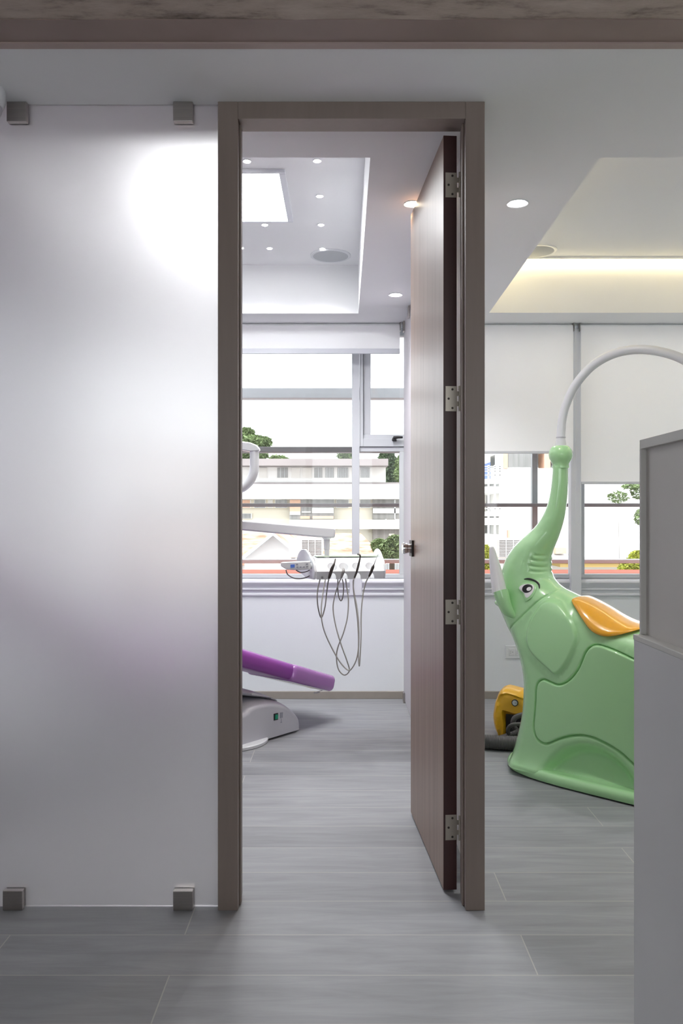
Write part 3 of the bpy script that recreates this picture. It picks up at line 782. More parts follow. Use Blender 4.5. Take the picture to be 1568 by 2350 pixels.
def inflate(name, outline, hfun, mat, parent, dist_line=None, step=.010, grid=.013, curves=(), two_sided=True, min_gap=.0022, smooth=60, base=None):
    """outline: closed list of (u, z). hfun(P, d) -> half width. Sheets at v = -h and v = +h."""
    ol = np.array(resample(outline, step))
    area = 0.5 * np.sum(ol[:, 0] * np.roll(ol[:, 1], -1) - np.roll(ol[:, 0], -1) * ol[:, 1])
    sgn = 1 if area > 0 else -1
    cand = []
    for off in (.0010, .0032, .007, .0125, .020, .029, .040):
        Q = offset_pts(ol, [sgn * off])[0]
        dd = sdf(Q, ol); cand.append(Q[dd > off * .93])
    for (c, closed, offs) in curves:
        cc = np.array(resample(c, step * .7, closed))
        for Q in offset_pts(cc, offs, closed):
            dd = sdf(Q, ol); cand.append(Q[dd > .002])
    u0, z0 = ol.min(0); u1, z1 = ol.max(0)
    gx, gz = np.meshgrid(np.arange(u0, u1, grid), np.arange(z0, z1, grid))
    G = np.stack([gx.ravel() + (np.arange(gx.size) // gx.shape[1] % 2) * grid * .5, gz.ravel()], 1)
    dd = sdf(G, ol); G = G[dd > .043]
    # thin out: relief-curve points win over grid points
    acc = []; cells = {}
    def ok(p, gap):
        k = (int(math.floor(p[0] / .01)), int(math.floor(p[1] / .01)))
        for i in (-1, 0, 1):
            for j in (-1, 0, 1):
                for q in cells.get((k[0] + i, k[1] + j), ()):
                    if (p[0] - q[0]) ** 2 + (p[1] - q[1]) ** 2 < gap * gap: return False
        cells.setdefault(k, []).append(p); return True
    for p in ol: ok(p, 0)
    for Q in cand:
        for p in Q:
            if ok(p, min_gap): acc.append(p)
    for p in G:
        if ok(p, .0075): acc.append(p)
    n0 = len(ol)
    pts = [Vector(p) for p in ol] + [Vector(p) for p in acc]
    edges = [(i, (i + 1) % n0) for i in range(n0)]
    face = [list(range(n0))]
    V, E, Fc, ov, oe, of = delaunay_2d_cdt(pts, edges, face, 1, 1e-6)
    P = np.array([(v[0], v[1]) for v in V])
    dl = dist_line if dist_line is not None else outline
    dist = seg_dist(P, np.array(dl), dist_line is None)
    onb = seg_dist(P, ol, True) < 1e-5
    if dist_line is None: dist[onb] = 0
    if base is not None:
        h0 = base(P, dist); nb = [set() for _ in range(len(P))]
        for f in Fc:
            for i in range(len(f)): nb[f[i]].add(f[(i + 1) % len(f)]); nb[f[(i + 1) % len(f)]].add(f[i])
        Rl = np.minimum(.105, Wz(P[:, 1]) * .93)
        mv = [i for i in range(len(P)) if dist[i] > .80 * Rl[i] and not onb[i] and nb[i]]
        src = np.array([j for i in mv for j in nb[i]]); cnt = np.array([len(nb[i]) for i in mv]); st0 = np.concatenate([[0], np.cumsum(cnt)[:-1]])
        for _ in range(40): 
            h0[mv] = .4 * h0[mv] + .6 * np.add.reduceat(h0[src], st0) / cnt
        h = hfun(P, dist, h0)
    else:
        h = hfun(P, dist)
    vs = [(p[0], -hh, p[1]) for p, hh in zip(P, h)]; nv = len(vs)
    vs += [(p[0], hh, p[1]) for p, hh in zip(P, h)]
    shared = h < 1e-5
    mp = [i if shared[i] else nv + i for i in range(nv)]
    fs = [tuple(f) for f in Fc]
    # near sheet faces towards -v
    def ccw(f):
        a, b_, c = P[f[0]], P[f[1]], P[f[2]]
        return (b_[0] - a[0]) * (c[1] - a[1]) - (b_[1] - a[1]) * (c[0] - a[0]) > 0
    near = [f if ccw(f) else f[::-1] for f in fs]
    out = list(near)
    ec = {}
    for f in near:
        for i in range(len(f)): ec[(f[i], f[(i + 1) % len(f)])] = ec.get((f[i], f[(i + 1) % len(f)]), 0) + 1
    out += [tuple(mp[i] for i in f[::-1]) for f in near]
    for (a, b_) in list(ec):
        if (b_, a) not in ec:
            q = [b_, a, mp[a], mp[b_]]; r = []
            for i in q:
                if i not in r: r.append(i)
            if len(r) >= 3: out.append(tuple(r))
    b = MB(); b.add(vs, out)
    me = bpy.data.meshes.new(name); me.from_pydata(b.v, [], b.f); me.validate()
    bm = bmesh.new(); bm.from_mesh(me)
    bmesh.ops.delete(bm, geom=[v for v in bm.verts if not v.link_faces], context='VERTS')
    bmesh.ops.recalc_face_normals(bm, faces=bm.faces[:]); bm.to_mesh(me); bm.free()
    me.materials.append(mat)
    for p in me.polygons: p.use_smooth = True
    me.set_sharp_from_angle(angle=math.radians(smooth))
    o = bpy.data.objects.new(name, me); COL.objects.link(o); o.parent = parent
    return o
def round_h(W, R, d):
    t = np.clip(d / R, 0, 1); return W * np.sqrt(np.maximum(2 * t - t * t, 0))

# local frames: a vertical plane through P0 along direction angle a (local x), local y to its left
class Frame:
    def __init__(s, P0, ang):
        s.P0 = Vector((P0[0], P0[1])); s.a = ang
        s.d = Vector((math.cos(ang), math.sin(ang))); s.n = Vector((-math.sin(ang), math.cos(ang)))
    def uz(s, px, py, v=0.0):
        a = (px - CX) / F; o = s.P0 + s.n * v
        u = (a * o.y - o.x) / (s.d.x - a * s.d.y)
        Y = o.y + u * s.d.y
        return (u, H - (py - CY) / F * Y)

# ================================================================== the green elephant treatment unit
EA = -math.radians(43)
EF = Frame((X_(1164, 3.89), 3.89), EA)
el = empty('elephant_dental_unit', (EF.P0.x, EF.P0.y, 0), EA,
           'glossy green elephant-shaped dental unit with raised trunk and yellow saddle standing on the floor', 'dental unit')
def z7(L, v=0.0): return [EF.uz(1080 + x / 3.213, 1200 + y / 3.213, v) for x, y in L]
def z6(L, v=0.0): return [EF.uz(1080 + x / 3.213, 740 + y / 3.213, v) for x, y in L]
HW = .155
front = z7([(305, 1705), (318, 1660), (338, 1590), (366, 1480), (388, 1370), (397, 1270), (400, 1190), (399, 1120), (386, 1030), (362, 935), (336, 860), (310, 805), (290, 770), (266, 715), (243, 665), (226, 628),
            (206, 612), (192, 592), (190, 566), (202, 545), (222, 520), (236, 480), (236, 430), (236, 380), (242, 335), (256, 290), (272, 250), (302, 198), (340, 150), (385, 103), (420, 74)])
front += z6([(468, 1508), (506, 1460), (540, 1400), (568, 1330), (588, 1240), (600, 1140), (605, 1060), (606, 1020)])
back = z6([(722, 1020), (724, 1060), (725, 1140), (723, 1230), (716, 1320), (704, 1410), (682, 1500), (652, 1585), (620, 1655), (600, 1705), (594, 1760), (592, 1820), (604, 1868), (622, 1900), (650, 1930), (690, 1958), (740, 1984), (800, 2013)])
back += z7([(850, 552), (920, 586), (1000, 632), (1080, 682), (1160, 722), (1250, 752)])
ub = back[-1][0]; zb_ = back[-1][1]
back += [(ub + .10, zb_ - .01), (ub + .2, zb_ + .015), (ub + .30, zb_ + .05), (ub + .36, zb_ + .04), (ub + .385, zb_ - .02), (ub + .39, zb_ - .2), (ub + .39, .3), (ub + .40, .10), (ub + .41, .035)]
zb0, zb1, zb2, zb3 = z7([(0, 800)])[0][1], z7([(0, 350)])[0][1], z7([(0, 60)])[0][1], z6([(0, 1200)])[0][1]
front = [(u + np.interp(z, [0, zb0, zb1, zb2, zb3], [.029, .027, .014, .012, .008]), z) for u, z in front]
back = [(u - np.interp(z, [0, zb1 - .12, zb1, zb2, zb3], [.0, .0, .010, .010, .008]) * (1 if u < back[22][0] else 0), z) for u, z in back]
front_s = [tuple(p)[:2] for p in catmull([(a, b, 0) for a, b in front], 3)]
back_s = [tuple(p)[:2] for p in catmull([(a, b, 0) for a, b in back], 3)]
u_f = front_s[0][0]
dline = [(u_f - .001, -.4), (u_f - .0005, .0)] + front_s + back_s + [(back_s[-1][0], -.4)]
open_line = [(front_s[0][0] - .012, -.3)] + front_s
body_outline = [(front_s[0][0], .03)] + front_s + back_s + [(back_s[-1][0], .03)]
dist_body = [(front_s[0][0], -.5)] + front_s + back_s + [(back_s[-1][0], -.5)]

ear = [tuple(p)[:2] for p in catmull([(a, b, 0) for a, b in z7([(545, 582), (600, 594), (655, 640), (712, 706), (757, 785), (771, 852), (757, 920), (722, 1005), (682, 1068), (648, 1100), (615, 1103), (575, 1066), (500, 1000), (445, 935), (420, 870), (420, 800), (436, 728), (470, 660), (508, 602)], -HW)], 4, True)]
panel = [tuple(p)[:2] for p in catmull([(a, b, 0) for a, b in z7([(497, 1178), (520, 1160), (548, 1157), (590, 1174), (640, 1193), (688, 1184), (738, 1150), (788, 1088), (820, 1022), (850, 950), (885, 912), (930, 900), (1000, 918), (1100, 958), (1195, 1002), (1400, 1090), (1560, 1200), (1640, 1400), (1640, 1800), (1560, 1980), (1420, 1960), (1290, 1850), (1190, 1768), (1130, 1712), (1050, 1655), (960, 1607), (900, 1582), (830, 1567), (740, 1571), (660, 1591), (600, 1617), (555, 1629), (512, 1611), (480, 1570), (465, 1500), (473, 1400), (480, 1300), (483, 1225)], -HW)], 4, True)]
seam = [tuple(p)[:2] for p in catmull([(a, b, 0) for a, b in z7([(285, 778), (340, 722), (400, 662), (480, 582), (560, 512), (612, 477), (650, 470), (700, 480), (722, 487)], -HW * .9)], 5)]
arch = [tuple(p)[:2] for p in catmull([(a, b, 0) for a, b in z7([(585, 1850), (612, 1815), (662, 1765), (740, 1718), (830, 1702), (920, 1716), (1010, 1760), (1090, 1830), (1150, 1905), (1190, 1985), (1215, 2060)], -HW)], 5)]
arch_poly = arch + [(arch[-1][0], -.3), (arch[0][0] - .02, -.3)]
wr = []
for (pts) in ([(500, 1716), (545, 1722), (600, 1722)], [(480, 1748), (530, 1762), (600, 1758)], [(475, 1792), (530, 1806), (598, 1796)], [(478, 1832), (530, 1840), (600, 1832)]):
    wr.append([tuple(p)[:2] for p in catmull([(a, b, 0) for a, b in z6(pts, -.05)], 8)])
ztr = [z for _, z in (front_s + back_s)]
def Wz(z):
    return np.interp(z, [-1, z7([(0, 800)])[0][1], z7([(0, 560)])[0][1], z7([(300, 300)])[0][1], z7([(300, 170)])[0][1], z7([(440, 60)])[0][1], z6([(540, 1400)])[0][1], z6([(580, 1230)])[0][1], z6([(605, 1040)])[0][1], 3],
                     [HW, HW, .132, .108, .095, .062, .050, .043, .040, .040])
seam_side = None
def body_base(P, d):
    W = Wz(P[:, 1]); return round_h(W, np.minimum(.105, W * .93), d)
def body_h(P, d, h0=None):
    u, z = P[:, 0], P[:, 1]
    h = (body_base(P, d) if h0 is None else h0).copy()
    env = np.clip(h / HW, 0, 1)
    # foot fillet that flares into the base
    h = h + .030 * np.exp(-np.maximum(z - .045, 0) / .030) * env
    # ear: raised plate
    s = sdf(P, ear); h = h + .013 * sstep(-.010, .006, s) - .002 * np.exp(-((s + .011) / .005) ** 2)
    # big panel: recessed groove line, slightly proud panel
    s = sdf(P, panel); h = h + .003 * sstep(-.002, .006, s) * env - .013 * np.exp(-(s / .0038) ** 2) * (env > .2)
    # wheel-arch pocket
    s = sdf(P, np.array(arch_poly)); h = h - .052 * sstep(-.052, .010, s) * env
    # neck seam: body shell slightly larger than the head shell
    s = seg_dist(P, np.array(seam), False); h = h - .006 * np.exp(-(s / .0036) ** 2)
    # trunk wrinkles
    for w in wr:
        s = seg_dist(P, np.array(w), False); h = h - .0055 * np.exp(-(s / .0052) ** 2) + .002 * np.exp(-((s - .010) / .006) ** 2)
    h = np.where(d < 1e-5, 0, np.maximum(h, .0))
    return h
fine = (-.012, -.008, -.005, -.0025, 0, .0025, .005, .008, .012)
wide = (-.05, -.04, -.03, -.02, -.01, 0, .01)
body = inflate('body', body_outline, body_h, M['green'], el, dist_line=dist_body, base=body_base,
               curves=[(panel, True, fine), (seam, False, (-.008, -.005, -.0025, 0, .0025, .005, .008)), (ear, True, (-.014, -.009, -.005, 0, .005, .009))] + [(w, False, (-.01, -.006, -.003, 0, .003, .006, .01)) for w in wr] + [(arch, False, wide)])
def surf(p):
    P = np.array([p]); d = seg_dist(P, np.array(dist_body), False); return float(body_h(P, d)[0])
# base with a rounded rim
bp = [(0, 0), (.02, .065), (.055, .110), (.11, .148), (.20, .180), (.33, .198), (.50, .203), (.70, .202), (.9, .198), (1.02, .170), (1.09, .10), (1.105, 0)]
plan = [tuple(p)[:2] for p in catmull([(u, -v, 0) for u, v in bp] + [(u, v, 0) for u, v in bp[-2:0:-1]], 6, True)]
P_ = np.array(plan)
def ring(off, z):
    Q = offset_pts(P_, [off])[0]; c = P_
    T = np.roll(P_, -1, 0) - np.roll(P_, 1, 0)
    area = 0.5 * np.sum(P_[:, 0] * np.roll(P_[:, 1], -1) - np.roll(P_[:, 0], -1) * P_[:, 1])
    if area < 0: Q = offset_pts(P_, [-off])[0]
    return [(q[0], q[1], z) for q in Q]
plan = [(u + .022, v) for u, v in plan]; P_ = np.array(plan)
bb = MB(); n = len(plan)
prof = [(.016, .004), (.004, .007), (0, .016), (0, .030), (.004, .040), (.011, .047), (.020, .050), (.032, .050), (.050, .048)]
vs = []
for off, z in prof: vs += ring(off, z)
fs = []
for i in range(len(prof) - 1):
    for k in range(n):
        k2 = (k + 1) % n; fs.append((i * n + k, i * n + k2, (i + 1) * n + k2, (i + 1) * n + k))
fs.append(tuple(range(n))[::-1]); fs.append(tuple(range((len(prof) - 1) * n, len(prof) * n)))
bb.add(vs, fs); bb.build('base', M['green'], el, smooth=50)
gp = MB(); r0 = ring(.020, 0); r1 = ring(.020, .006)
gp.add(r0 + r1, [tuple(range(n))[::-1], tuple(range(n, 2 * n))] + [(k, (k + 1) % n, n + (k + 1) % n, n + k) for k in range(n)])
gp.build('foot', M['black'], el, smooth=40)['label'] = 'dark foot strip under the base'
# trunk tip: bulb, then the white hose
tb = z6([(665, 1035)])[0]; zt0 = tb[1]; ut = tb[0]
zz = lambda y: z6([(665, y)])[0][1]
k = 3.80 / F / 3.213
MB().lathe([(.038, zz(1075)), (58 * k, zz(1045)), (68 * k, zz(1025)), (80 * k, zz(1003)), (85 * k, zz(975)), (80 * k, zz(945)), (68 * k, zz(925)), (56 * k, zz(913)), (44 * k, zz(910))], (ut, 0, 0), (0, 0, 1), 40).build('trunk_tip', M['green'], el, smooth=40)
hosep = z6([(667, 915), (666, 880), (667, 850), (670, 790), (674, 740), (682, 690), (697, 630), (720, 570), (752, 500), (790, 440), (840, 378), (900, 320), (970, 272), (1060, 230), (1150, 208), (1240, 200), (1330, 204), (1420, 220), (1500, 243), (1580, 278), (1680, 340), (1760, 415), (1810, 500)])
hosep = catmull([(u, 0, z) for u, z in hosep], 5)
rr_ = [(44 * k - (44 - 33) * k * min(1, i / 10)) for i in range(len(hosep))]
rr_ = [r * .93 for r in rr_]
hs = MB().tube(hosep, rr_, 20).build('lamp_hose', M['whiteplastic'], el, smooth=50); hs['label'] = 'white curved lamp tube'
jn = MB()
pj = Vector((z6([(667, 848)])[0][0], 0, z6([(667, 848)])[0][1])); jn.lathe([(33.5 * k, -.002), (34.5 * k, 0), (33.5 * k, .002)], pj, (0, 0, 1), 24); jn.build('joint_ring', M['greyplastic'], hs, smooth=40)
lh = MB().lathe([(.02, 0), (.05, .03), (.075, .07), (.078, .085), (.001, .085)], hosep[-1], (hosep[-1] - hosep[-3]), 32); lh.build('lamp_head', M['whiteplastic'], el, smooth=40)
# tusks in their sockets, both sides
def tusk(side):
    v = side * .160
    a = z7([(262, 640), (240, 560), (222, 505)], -.160); t = z7([(216, 520), (205, 430), (190, 330), (180, 260), (174, 200), (171, 172)], -.160)
    P = lambda q, vv: Vector((q[0], vv, q[1]))
    kk = 3.83 / F / 3.213
    so = MB().tube(catmull([P(z7([(305, 700)], -.160)[0], v * .80), P(a[0], v * .93), P(a[1], v), P(a[2], v)], 5), [r * kk for r in np.interp(np.linspace(0, 1, 16), [0, .3, .9, 1], [12, 44, 57, 59])], 24)
    so.build('tusk_socket', M['green'], el, smooth=50)
    pts = catmull([P(q, v + side * .004 * i) for i, q in enumerate(t)], 6)
    n_ = len(pts); rad = [kk * 54 * (1 - (i / (n_ - 1)) ** 1.25 * .80) * (1 if i < n_ - 2 else .7 if i == n_ - 2 else .25) for i in range(n_)]
    MB().tube(pts, rad, 20).build('tusk', M['ivory'], el, smooth=60)
tusk(-1); tusk(1)
# eyes, brows
def pad(name, poly, mat, parent, side, th, dome=0.0, v0=-.105):
    pts = np.array(resample(poly, .004))
    c = pts.mean(0); rings = 6; vs = []; fs = []
    n_ = len(pts)
    for r in range(rings):
        f = 1 - r / rings
        for p in pts:
            q = c + (p - c) * f
            edge = 1 - f
            vs.append((q[0], side * (surf(q) + th + dome * math.sqrt(max(0, 1 - f * f)) if r else surf(q) - .004), q[1]))
    # outer wall: duplicate rim raised
    for p in pts: vs.append((p[0], side * (surf(p) + th), p[1]))
    vs.append((c[0], side * (surf(c) + th + dome), c[1]))
    R0 = rings * n_
    for k in range(n_):
        k2 = (k + 1) % n_
        fs.append((k, k2, R0 + k2, R0 + k)); fs.append((R0 + k, R0 + k2, n_ + k2, n_ + k))
        for r in range(1, rings - 1): fs.append((r * n_ + k, r * n_ + k2, (r + 1) * n_ + k2, (r + 1) * n_ + k))
        fs.append(((rings - 1) * n_ + k, (rings - 1) * n_ + k2, R0 + n_))
    b = MB(); b.add(vs, fs); return b.build(name, mat, parent, smooth=50)
for side in (-1, 1):
    V0 = -.112
    rim = [tuple(p)[:2] for p in catmull([(a, b, 0) for a, b in z7([(360, 482), (375, 452), (400, 440), (440, 442), (470, 462), (478, 495), (470, 535), (448, 562), (425, 574), (410, 560), (400, 525), (378, 505)], V0)], 3, True)]
    white = [tuple(p)[:2] for p in catmull([(a, b, 0) for a, b in z7([(372, 476), (392, 455), (430, 450), (458, 462), (467, 495), (456, 530), (434, 550), (420, 540), (408, 515), (385, 498)], V0)], 3, True)]
    e0 = pad('eye_rim', rim, M['green'], el, side, .003, .003)
    e1 = pad('eye', white, M['ivory'], el, side, .0062, .002)
    circ = lambda cx_, cy_, r: z7([(cx_ + r * math.cos(t), cy_ + r * math.sin(t)) for t in np.linspace(0, 2 * PI, 24, endpoint=False)], V0)
    pad('pupil', circ(427, 483, 31), M['black'], e1, side, .0092, .0008)
    pad('catchlight', circ(440, 486, 14), M['ivory'], e1, side, .0108, .0004)
    brow = z7([(418, 412), (440, 410), (465, 418), (488, 434), (506, 456), (516, 482)], -.085)
    bpts = catmull([(u, side * (surf((u, z)) + .002), z) for u, z in brow], 5)
    MB().tube(bpts, [.0045 * min(1, .35 + 2.5 * min(i / len(bpts), 1 - i / len(bpts))) for i in range(len(bpts))], 10).build('eyebrow', M['black'], el, smooth=60)
# saddle
def on_surf(L, add=0.0):
    out = []
    for x, y in L:
        v = -.10
        for _ in range(8):
            u, z = EF.uz(1080 + x / 3.213, 1200 + y / 3.213, v); v = .5 * v - .5 * (surf((u, z)) + add)
        out.append((u, z))
    return out
low = on_surf([(1300, 775), (1250, 790), (1160, 815), (1080, 835), (1000, 842), (940, 829), (880, 790), (830, 720), (783, 640), (757, 590), (756, 566)], .012)
top = z7([(815, 538), (850, 541), (920, 574), (1000, 619), (1080, 669), (1160, 709), (1250, 739), (1330, 764)], 0.0)
so = [tuple(p)[:2] for p in catmull([(a, b, 0) for a, b in low + top], 4)]
su = so[-1]
so += [(su[0] + .05, su[1] - .01), (su[0] + .07, su[1] - .06), (so[0][0] + .06, so[0][1])]
def sad_h(P, d):
    dd_ = seg_dist(P, np.array(dist_body), False); db = np.maximum(np.where(inside(P, body_outline), dd_, -dd_) + .009, 0)
    hb = body_base(P, db)
    return np.where(d < 1e-5, 0, hb + round_h(np.full(len(P), .026), np.full(len(P), .022), d))
inflate('saddle', so, sad_h, M['yellow'], el, step=.008, grid=.008)
# ================================================================== yellow device and hoses behind the elephant
YD = 4.40
yd = Frame((X_(1140, YD), YD), -math.radians(28))
dev = empty('suction_unit', (yd.P0.x, yd.P0.y, 0), yd.a, 'yellow rounded suction unit with a round gauge on the floor behind the elephant', 'dental equipment')
def c6(L, v=0.0): return [yd.uz(1100 + x / 9.8, 1540 + y / 9.8, v) for x, y in L]
# front face outline (u, z) with an open mouth at the bottom, extruded backwards
outer = c6([(455, 1320), (415, 1240), (385, 1120), (366, 960), (375, 850), (410, 650), (450, 540), (490, 440), (560, 350), (640, 318)])
outer = [tuple(p)[:2] for p in catmull([(a, b, 0) for a, b in outer], 4)]
outer = [(outer[0][0] + .004, 0.0)] + outer
uR = outer[-1][0] + .17
right_ = [(outer[-1][0] + .08, outer[-1][1] - .012), (uR - .05, outer[-1][1] - .03), (uR - .01, outer[-1][1] - .08), (uR, .12), (uR - .015, 0.0)]
shell_out = outer + right_
def dev_h(P, d): return round_h(np.full(len(P), .11), np.full(len(P), .045), d)
dist_dev = [(outer[0][0], -.4)] + outer + right_ + [(right_[-1][0], -.4)]
mouth = c6([(520, 1500), (530, 1250), (495, 910), (760, 985), (1200, 1085), (1230, 1500)], -.11)
mouth_poly = [(mouth[0][0], -.3)] + mouth + [(mouth[-1][0], -.3)]
brow_line = [tuple(p)[:2] for p in catmull([(a, b, 0) for a, b in c6([(390, 700), (430, 580), (500, 540), (620, 535), (800, 590), (1010, 665), (1300, 740)], -.11)], 5)]
brow_poly = brow_line + [(brow_line[-1][0], -.4), (brow_line[0][0] + .015, -.4)]
def dev_h2(P, d):
    h = dev_h(P, d)
    s = sdf(P, np.array(brow_poly)); h = h - .020 * sstep(-.006, .008, s) * (d > .012)
    s = sdf(P, np.array(mouth_poly)); h = h - .050 * sstep(-.002, .002, s)
    return np.where(d < 1e-5, 0, np.maximum(h, .001))
inflate('housing', shell_out, dev_h2, M['yellow2'], dev, dist_line=dist_dev, step=.005, grid=.008,
        curves=[(mouth, False, (-.004, -.002, 0, .002, .004)), (brow_line, False, (-.008, -.004, 0, .004, .008))])
mi = [(p[0] * 1.0 + (.004 if i < 3 else 0), p[1]) for i, p in enumerate(mouth)]
cav = MB().box(mouth[1][0] + .003, mouth[-1][0] - .005, -.062, -.052, .001, mouth[3][1] - .012)
cav.build('cavity_back', M['black'], dev, smooth=0)
gu, gz = c6([(798, 720)], -.10)[0]
gg = MB().lathe([(.0175, -.012), (.0175, .006), (.0145, .0075), (.0135, .005)], (gu, -.092, gz), (0, -1, 0), 32).build('gauge', M['black'], dev, smooth=40)
MB().lathe([(.0138, .004), (.0136, .0056), (.001, .0060)], (gu, -.092, gz), (0, -1, 0), 28).build('dial', M['gauge'], gg, smooth=40)
nd = MB().box(gu - .001, gu + .010, -.0986, -.0981, gz - .0008, gz + .0008); nd.build('needle', M['black'], gg, smooth=0)
# hoses
def ribbed(name, pts, r, pitch, depth, mat, label, group):
    P = catmull(pts, 14)
    # even spacing
    L = [0]
    for a, b_ in zip(P, P[1:]): L.append(L[-1] + (b_ - a).length)
    n_ = int(L[-1] / (pitch / 4)); out = []; j = 0
    for i in range(n_ + 1):
        s = L[-1] * i / n_
        while j < len(L) - 2 and L[j + 1] < s: j += 1
        t = (s - L[j]) / max(L[j + 1] - L[j], 1e-9); out.append(P[j].lerp(P[j + 1], t))
    rad = [r - depth * (0, .5, 1, .5)[i % 4] for i in range(n_ + 1)]
    o = MB().tube(out, rad, 20).build(name, mat, smooth=70)
    return tag(o, label, 'hose', group)
G2 = 'grey hoses on the floor behind the elephant'
def fl(px, py, Y): return at(px, py, Y)
R1 = .5 * (1716 - 1683) / F * 4.08
ribbed('corrugated_hose', [Vector((X_(1040, 4.15), 4.18, R1)), Vector((X_(1085, 4.10), 4.10, R1)), Vector((X_(1125, 4.07), 4.07, R1)), Vector((X_(1170, 4.05), 4.05, R1)), Vector((X_(1225, 4.05), 4.06, R1)), Vector((X_(1262, 4.1), 4.10, R1))],
       R1, .0085, .0028, M['hose'], 'thick dark grey corrugated hose lying on the floor in front of the yellow unit', G2)
R2 = .019
ribbed('corrugated_hose', [Vector((X_(1070, 4.25), 4.22, R2)), Vector((X_(1110, 4.24), 4.18, R2)), Vector((X_(1140, 4.22), 4.16, .026)), Vector((X_(1170, 4.2), 4.145, .05)), Vector((X_(1196, 4.2), 4.15, .07)), Vector((X_(1225, 4.2), 4.18, .06))],
       R2, .007, .0018, M['hose'], 'thinner grey ribbed hose rising behind the thick corrugated hose', G2)
def smoothhose(L, Y, r, label):
    P = catmull([at(1100 + x / 9.8, 1540 + y / 9.8, Y if not isinstance(Y, (list, tuple)) else Y[i]) for i, (x, y) in enumerate(L)], 8)
    return tag(MB().tube(P, r, 16).build('rubber_hose', M['hose'], smooth=70), label, 'hose', G2)
smoothhose([(1200, 1000), (1080, 960), (980, 985), (880, 1010), (800, 1060), (765, 1140), (770, 1230), (840, 1330), (900, 1420), (930, 1480)], 4.165, 58 / 9.8 / F * 4.165, 'dark rubber hose looping before the mouth of the yellow unit, upper loop')
smoothhose([(1150, 1230), (1000, 1195), (880, 1195), (760, 1205), (680, 1250), (648, 1320), (655, 1390), (700, 1460)], [4.06, 4.10, 4.115, 4.12, 4.125, 4.13, 4.135, 4.15], 42 / 9.8 / F * 4.12, 'dark rubber hose bent in a lower loop over the corrugated hose')

# ================================================================== dental chair
YB_ = Vector((X_(617, 4.22), 4.22)); YE = Vector((X_(690, 4.41), 4.41))
ca = math.atan2(YE.y - YB_.y, YE.x - YB_.x)
CF = Frame(YB_, ca)      # near side plane, local y points away to the left-far
chair = empty('dental_chair', (YB_.x, YB_.y, 0), ca, 'purple dental chair with pale grey base, its leg rest showing in the doorway', 'dental chair')
cw = .30   # body width
def z9(L, v=0.0): return [CF.uz(540 + x / 8.711, 1560 + y / 8.711, v) for x, y in L]
base_top = [tuple(p)[:2] for p in catmull([(a, b, 0) for a, b in z9([(1300, 1010), (1298, 920), (1285, 800), (1240, 700), (1150, 590), (1060, 520), (980, 470), (850, 430), (720, 415), (600, 415), (450, 440), (330, 475), (230, 535), (170, 610)])], 4)]
uL = base_top[-1][0]
base_top += [(uL - .04, .19), (uL - .10, .13), (uL - .13, .05)]
bo = [(base_top[0][0], .012)] + base_top + [(uL - .13, .012)]
def base_h(P, d): return round_h(np.full(len(P), cw / 2), np.full(len(P), .03), d)
bobj = inflate('base', bo, base_h, M['greyplastic'], chair, dist_line=[(bo[0][0], -.4)] + base_top + [(uL - .13, -.4)], step=.01, grid=.02)
bobj.location = (.02, cw / 2, 0)
ft = MB().box(uL - .1, base_top[0][0] - .03, .03, cw - .03, 0, .013).build('foot', M['black'], chair, smooth=0)
# cover of the lifting arm on top
ac = z9([(1010, 470), (900, 400), (760, 330), (600, 270), (420, 220), (250, 185), (100, 160), (-150, 130), (-300, 150), (-300, 300), (-100, 310), (100, 325), (250, 345), (420, 365), (600, 390), (760, 420), (900, 450)], .05)
ao = [tuple(p)[:2] for p in catmull([(a, b, 0) for a, b in ac], 3, True)]
o = inflate('lift_arm_cover', ao, lambda P, d: round_h(np.full(len(P), .125), np.full(len(P), .02), d), M['greyplastic'], chair, step=.01, grid=.02)
o.location = (0, cw / 2 + .01, 0)
# switch and socket on the near side
def sideplate(name, L, mat, t0, t1, parent):
    P = z9(L, 0.0)
    return MB().prism(P, lambda a, b, t: (a, -t, b), t0, t1).build(name, mat, parent, smooth=0)
s1 = sideplate('rocker_switch', [(768, 680), (850, 662), (850, 795), (770, 815)], M['black'], -.004, .003, chair)
sideplate('rocker', [(790, 695), (846, 690), (840, 775), (788, 790)], M['switchgreen'], .002, .006, s1)['label'] = 'green rocker'
s2 = sideplate('power_socket', [(896, 655), (950, 645), (947, 755), (897, 768)], M['buttongrey'], -.004, .002, chair)
sideplate('socket_mark', [(918, 775), (924, 775), (926, 835), (938, 858), (898, 862), (915, 838)], M['buttongrey'], -.004, .0012, chair)
# foot plate on the floor
fp = at(540, 1690, 4.16)
pc = CF.uz(520, 1690, -.02)
ctr = Vector((X_(522, 4.22), 4.215))
lc = Matrix.Rotation(-ca, 2) @ (ctr - YB_)
MB().lathe([(.205, .0), (.212, .003), (.213, .016), (.208, .021), (.19, .022), (.001, .022)], (lc.x, lc.y, 0), (0, 0, 1), 64).build('floor_plate', M['whiteplastic'], chair, smooth=40)
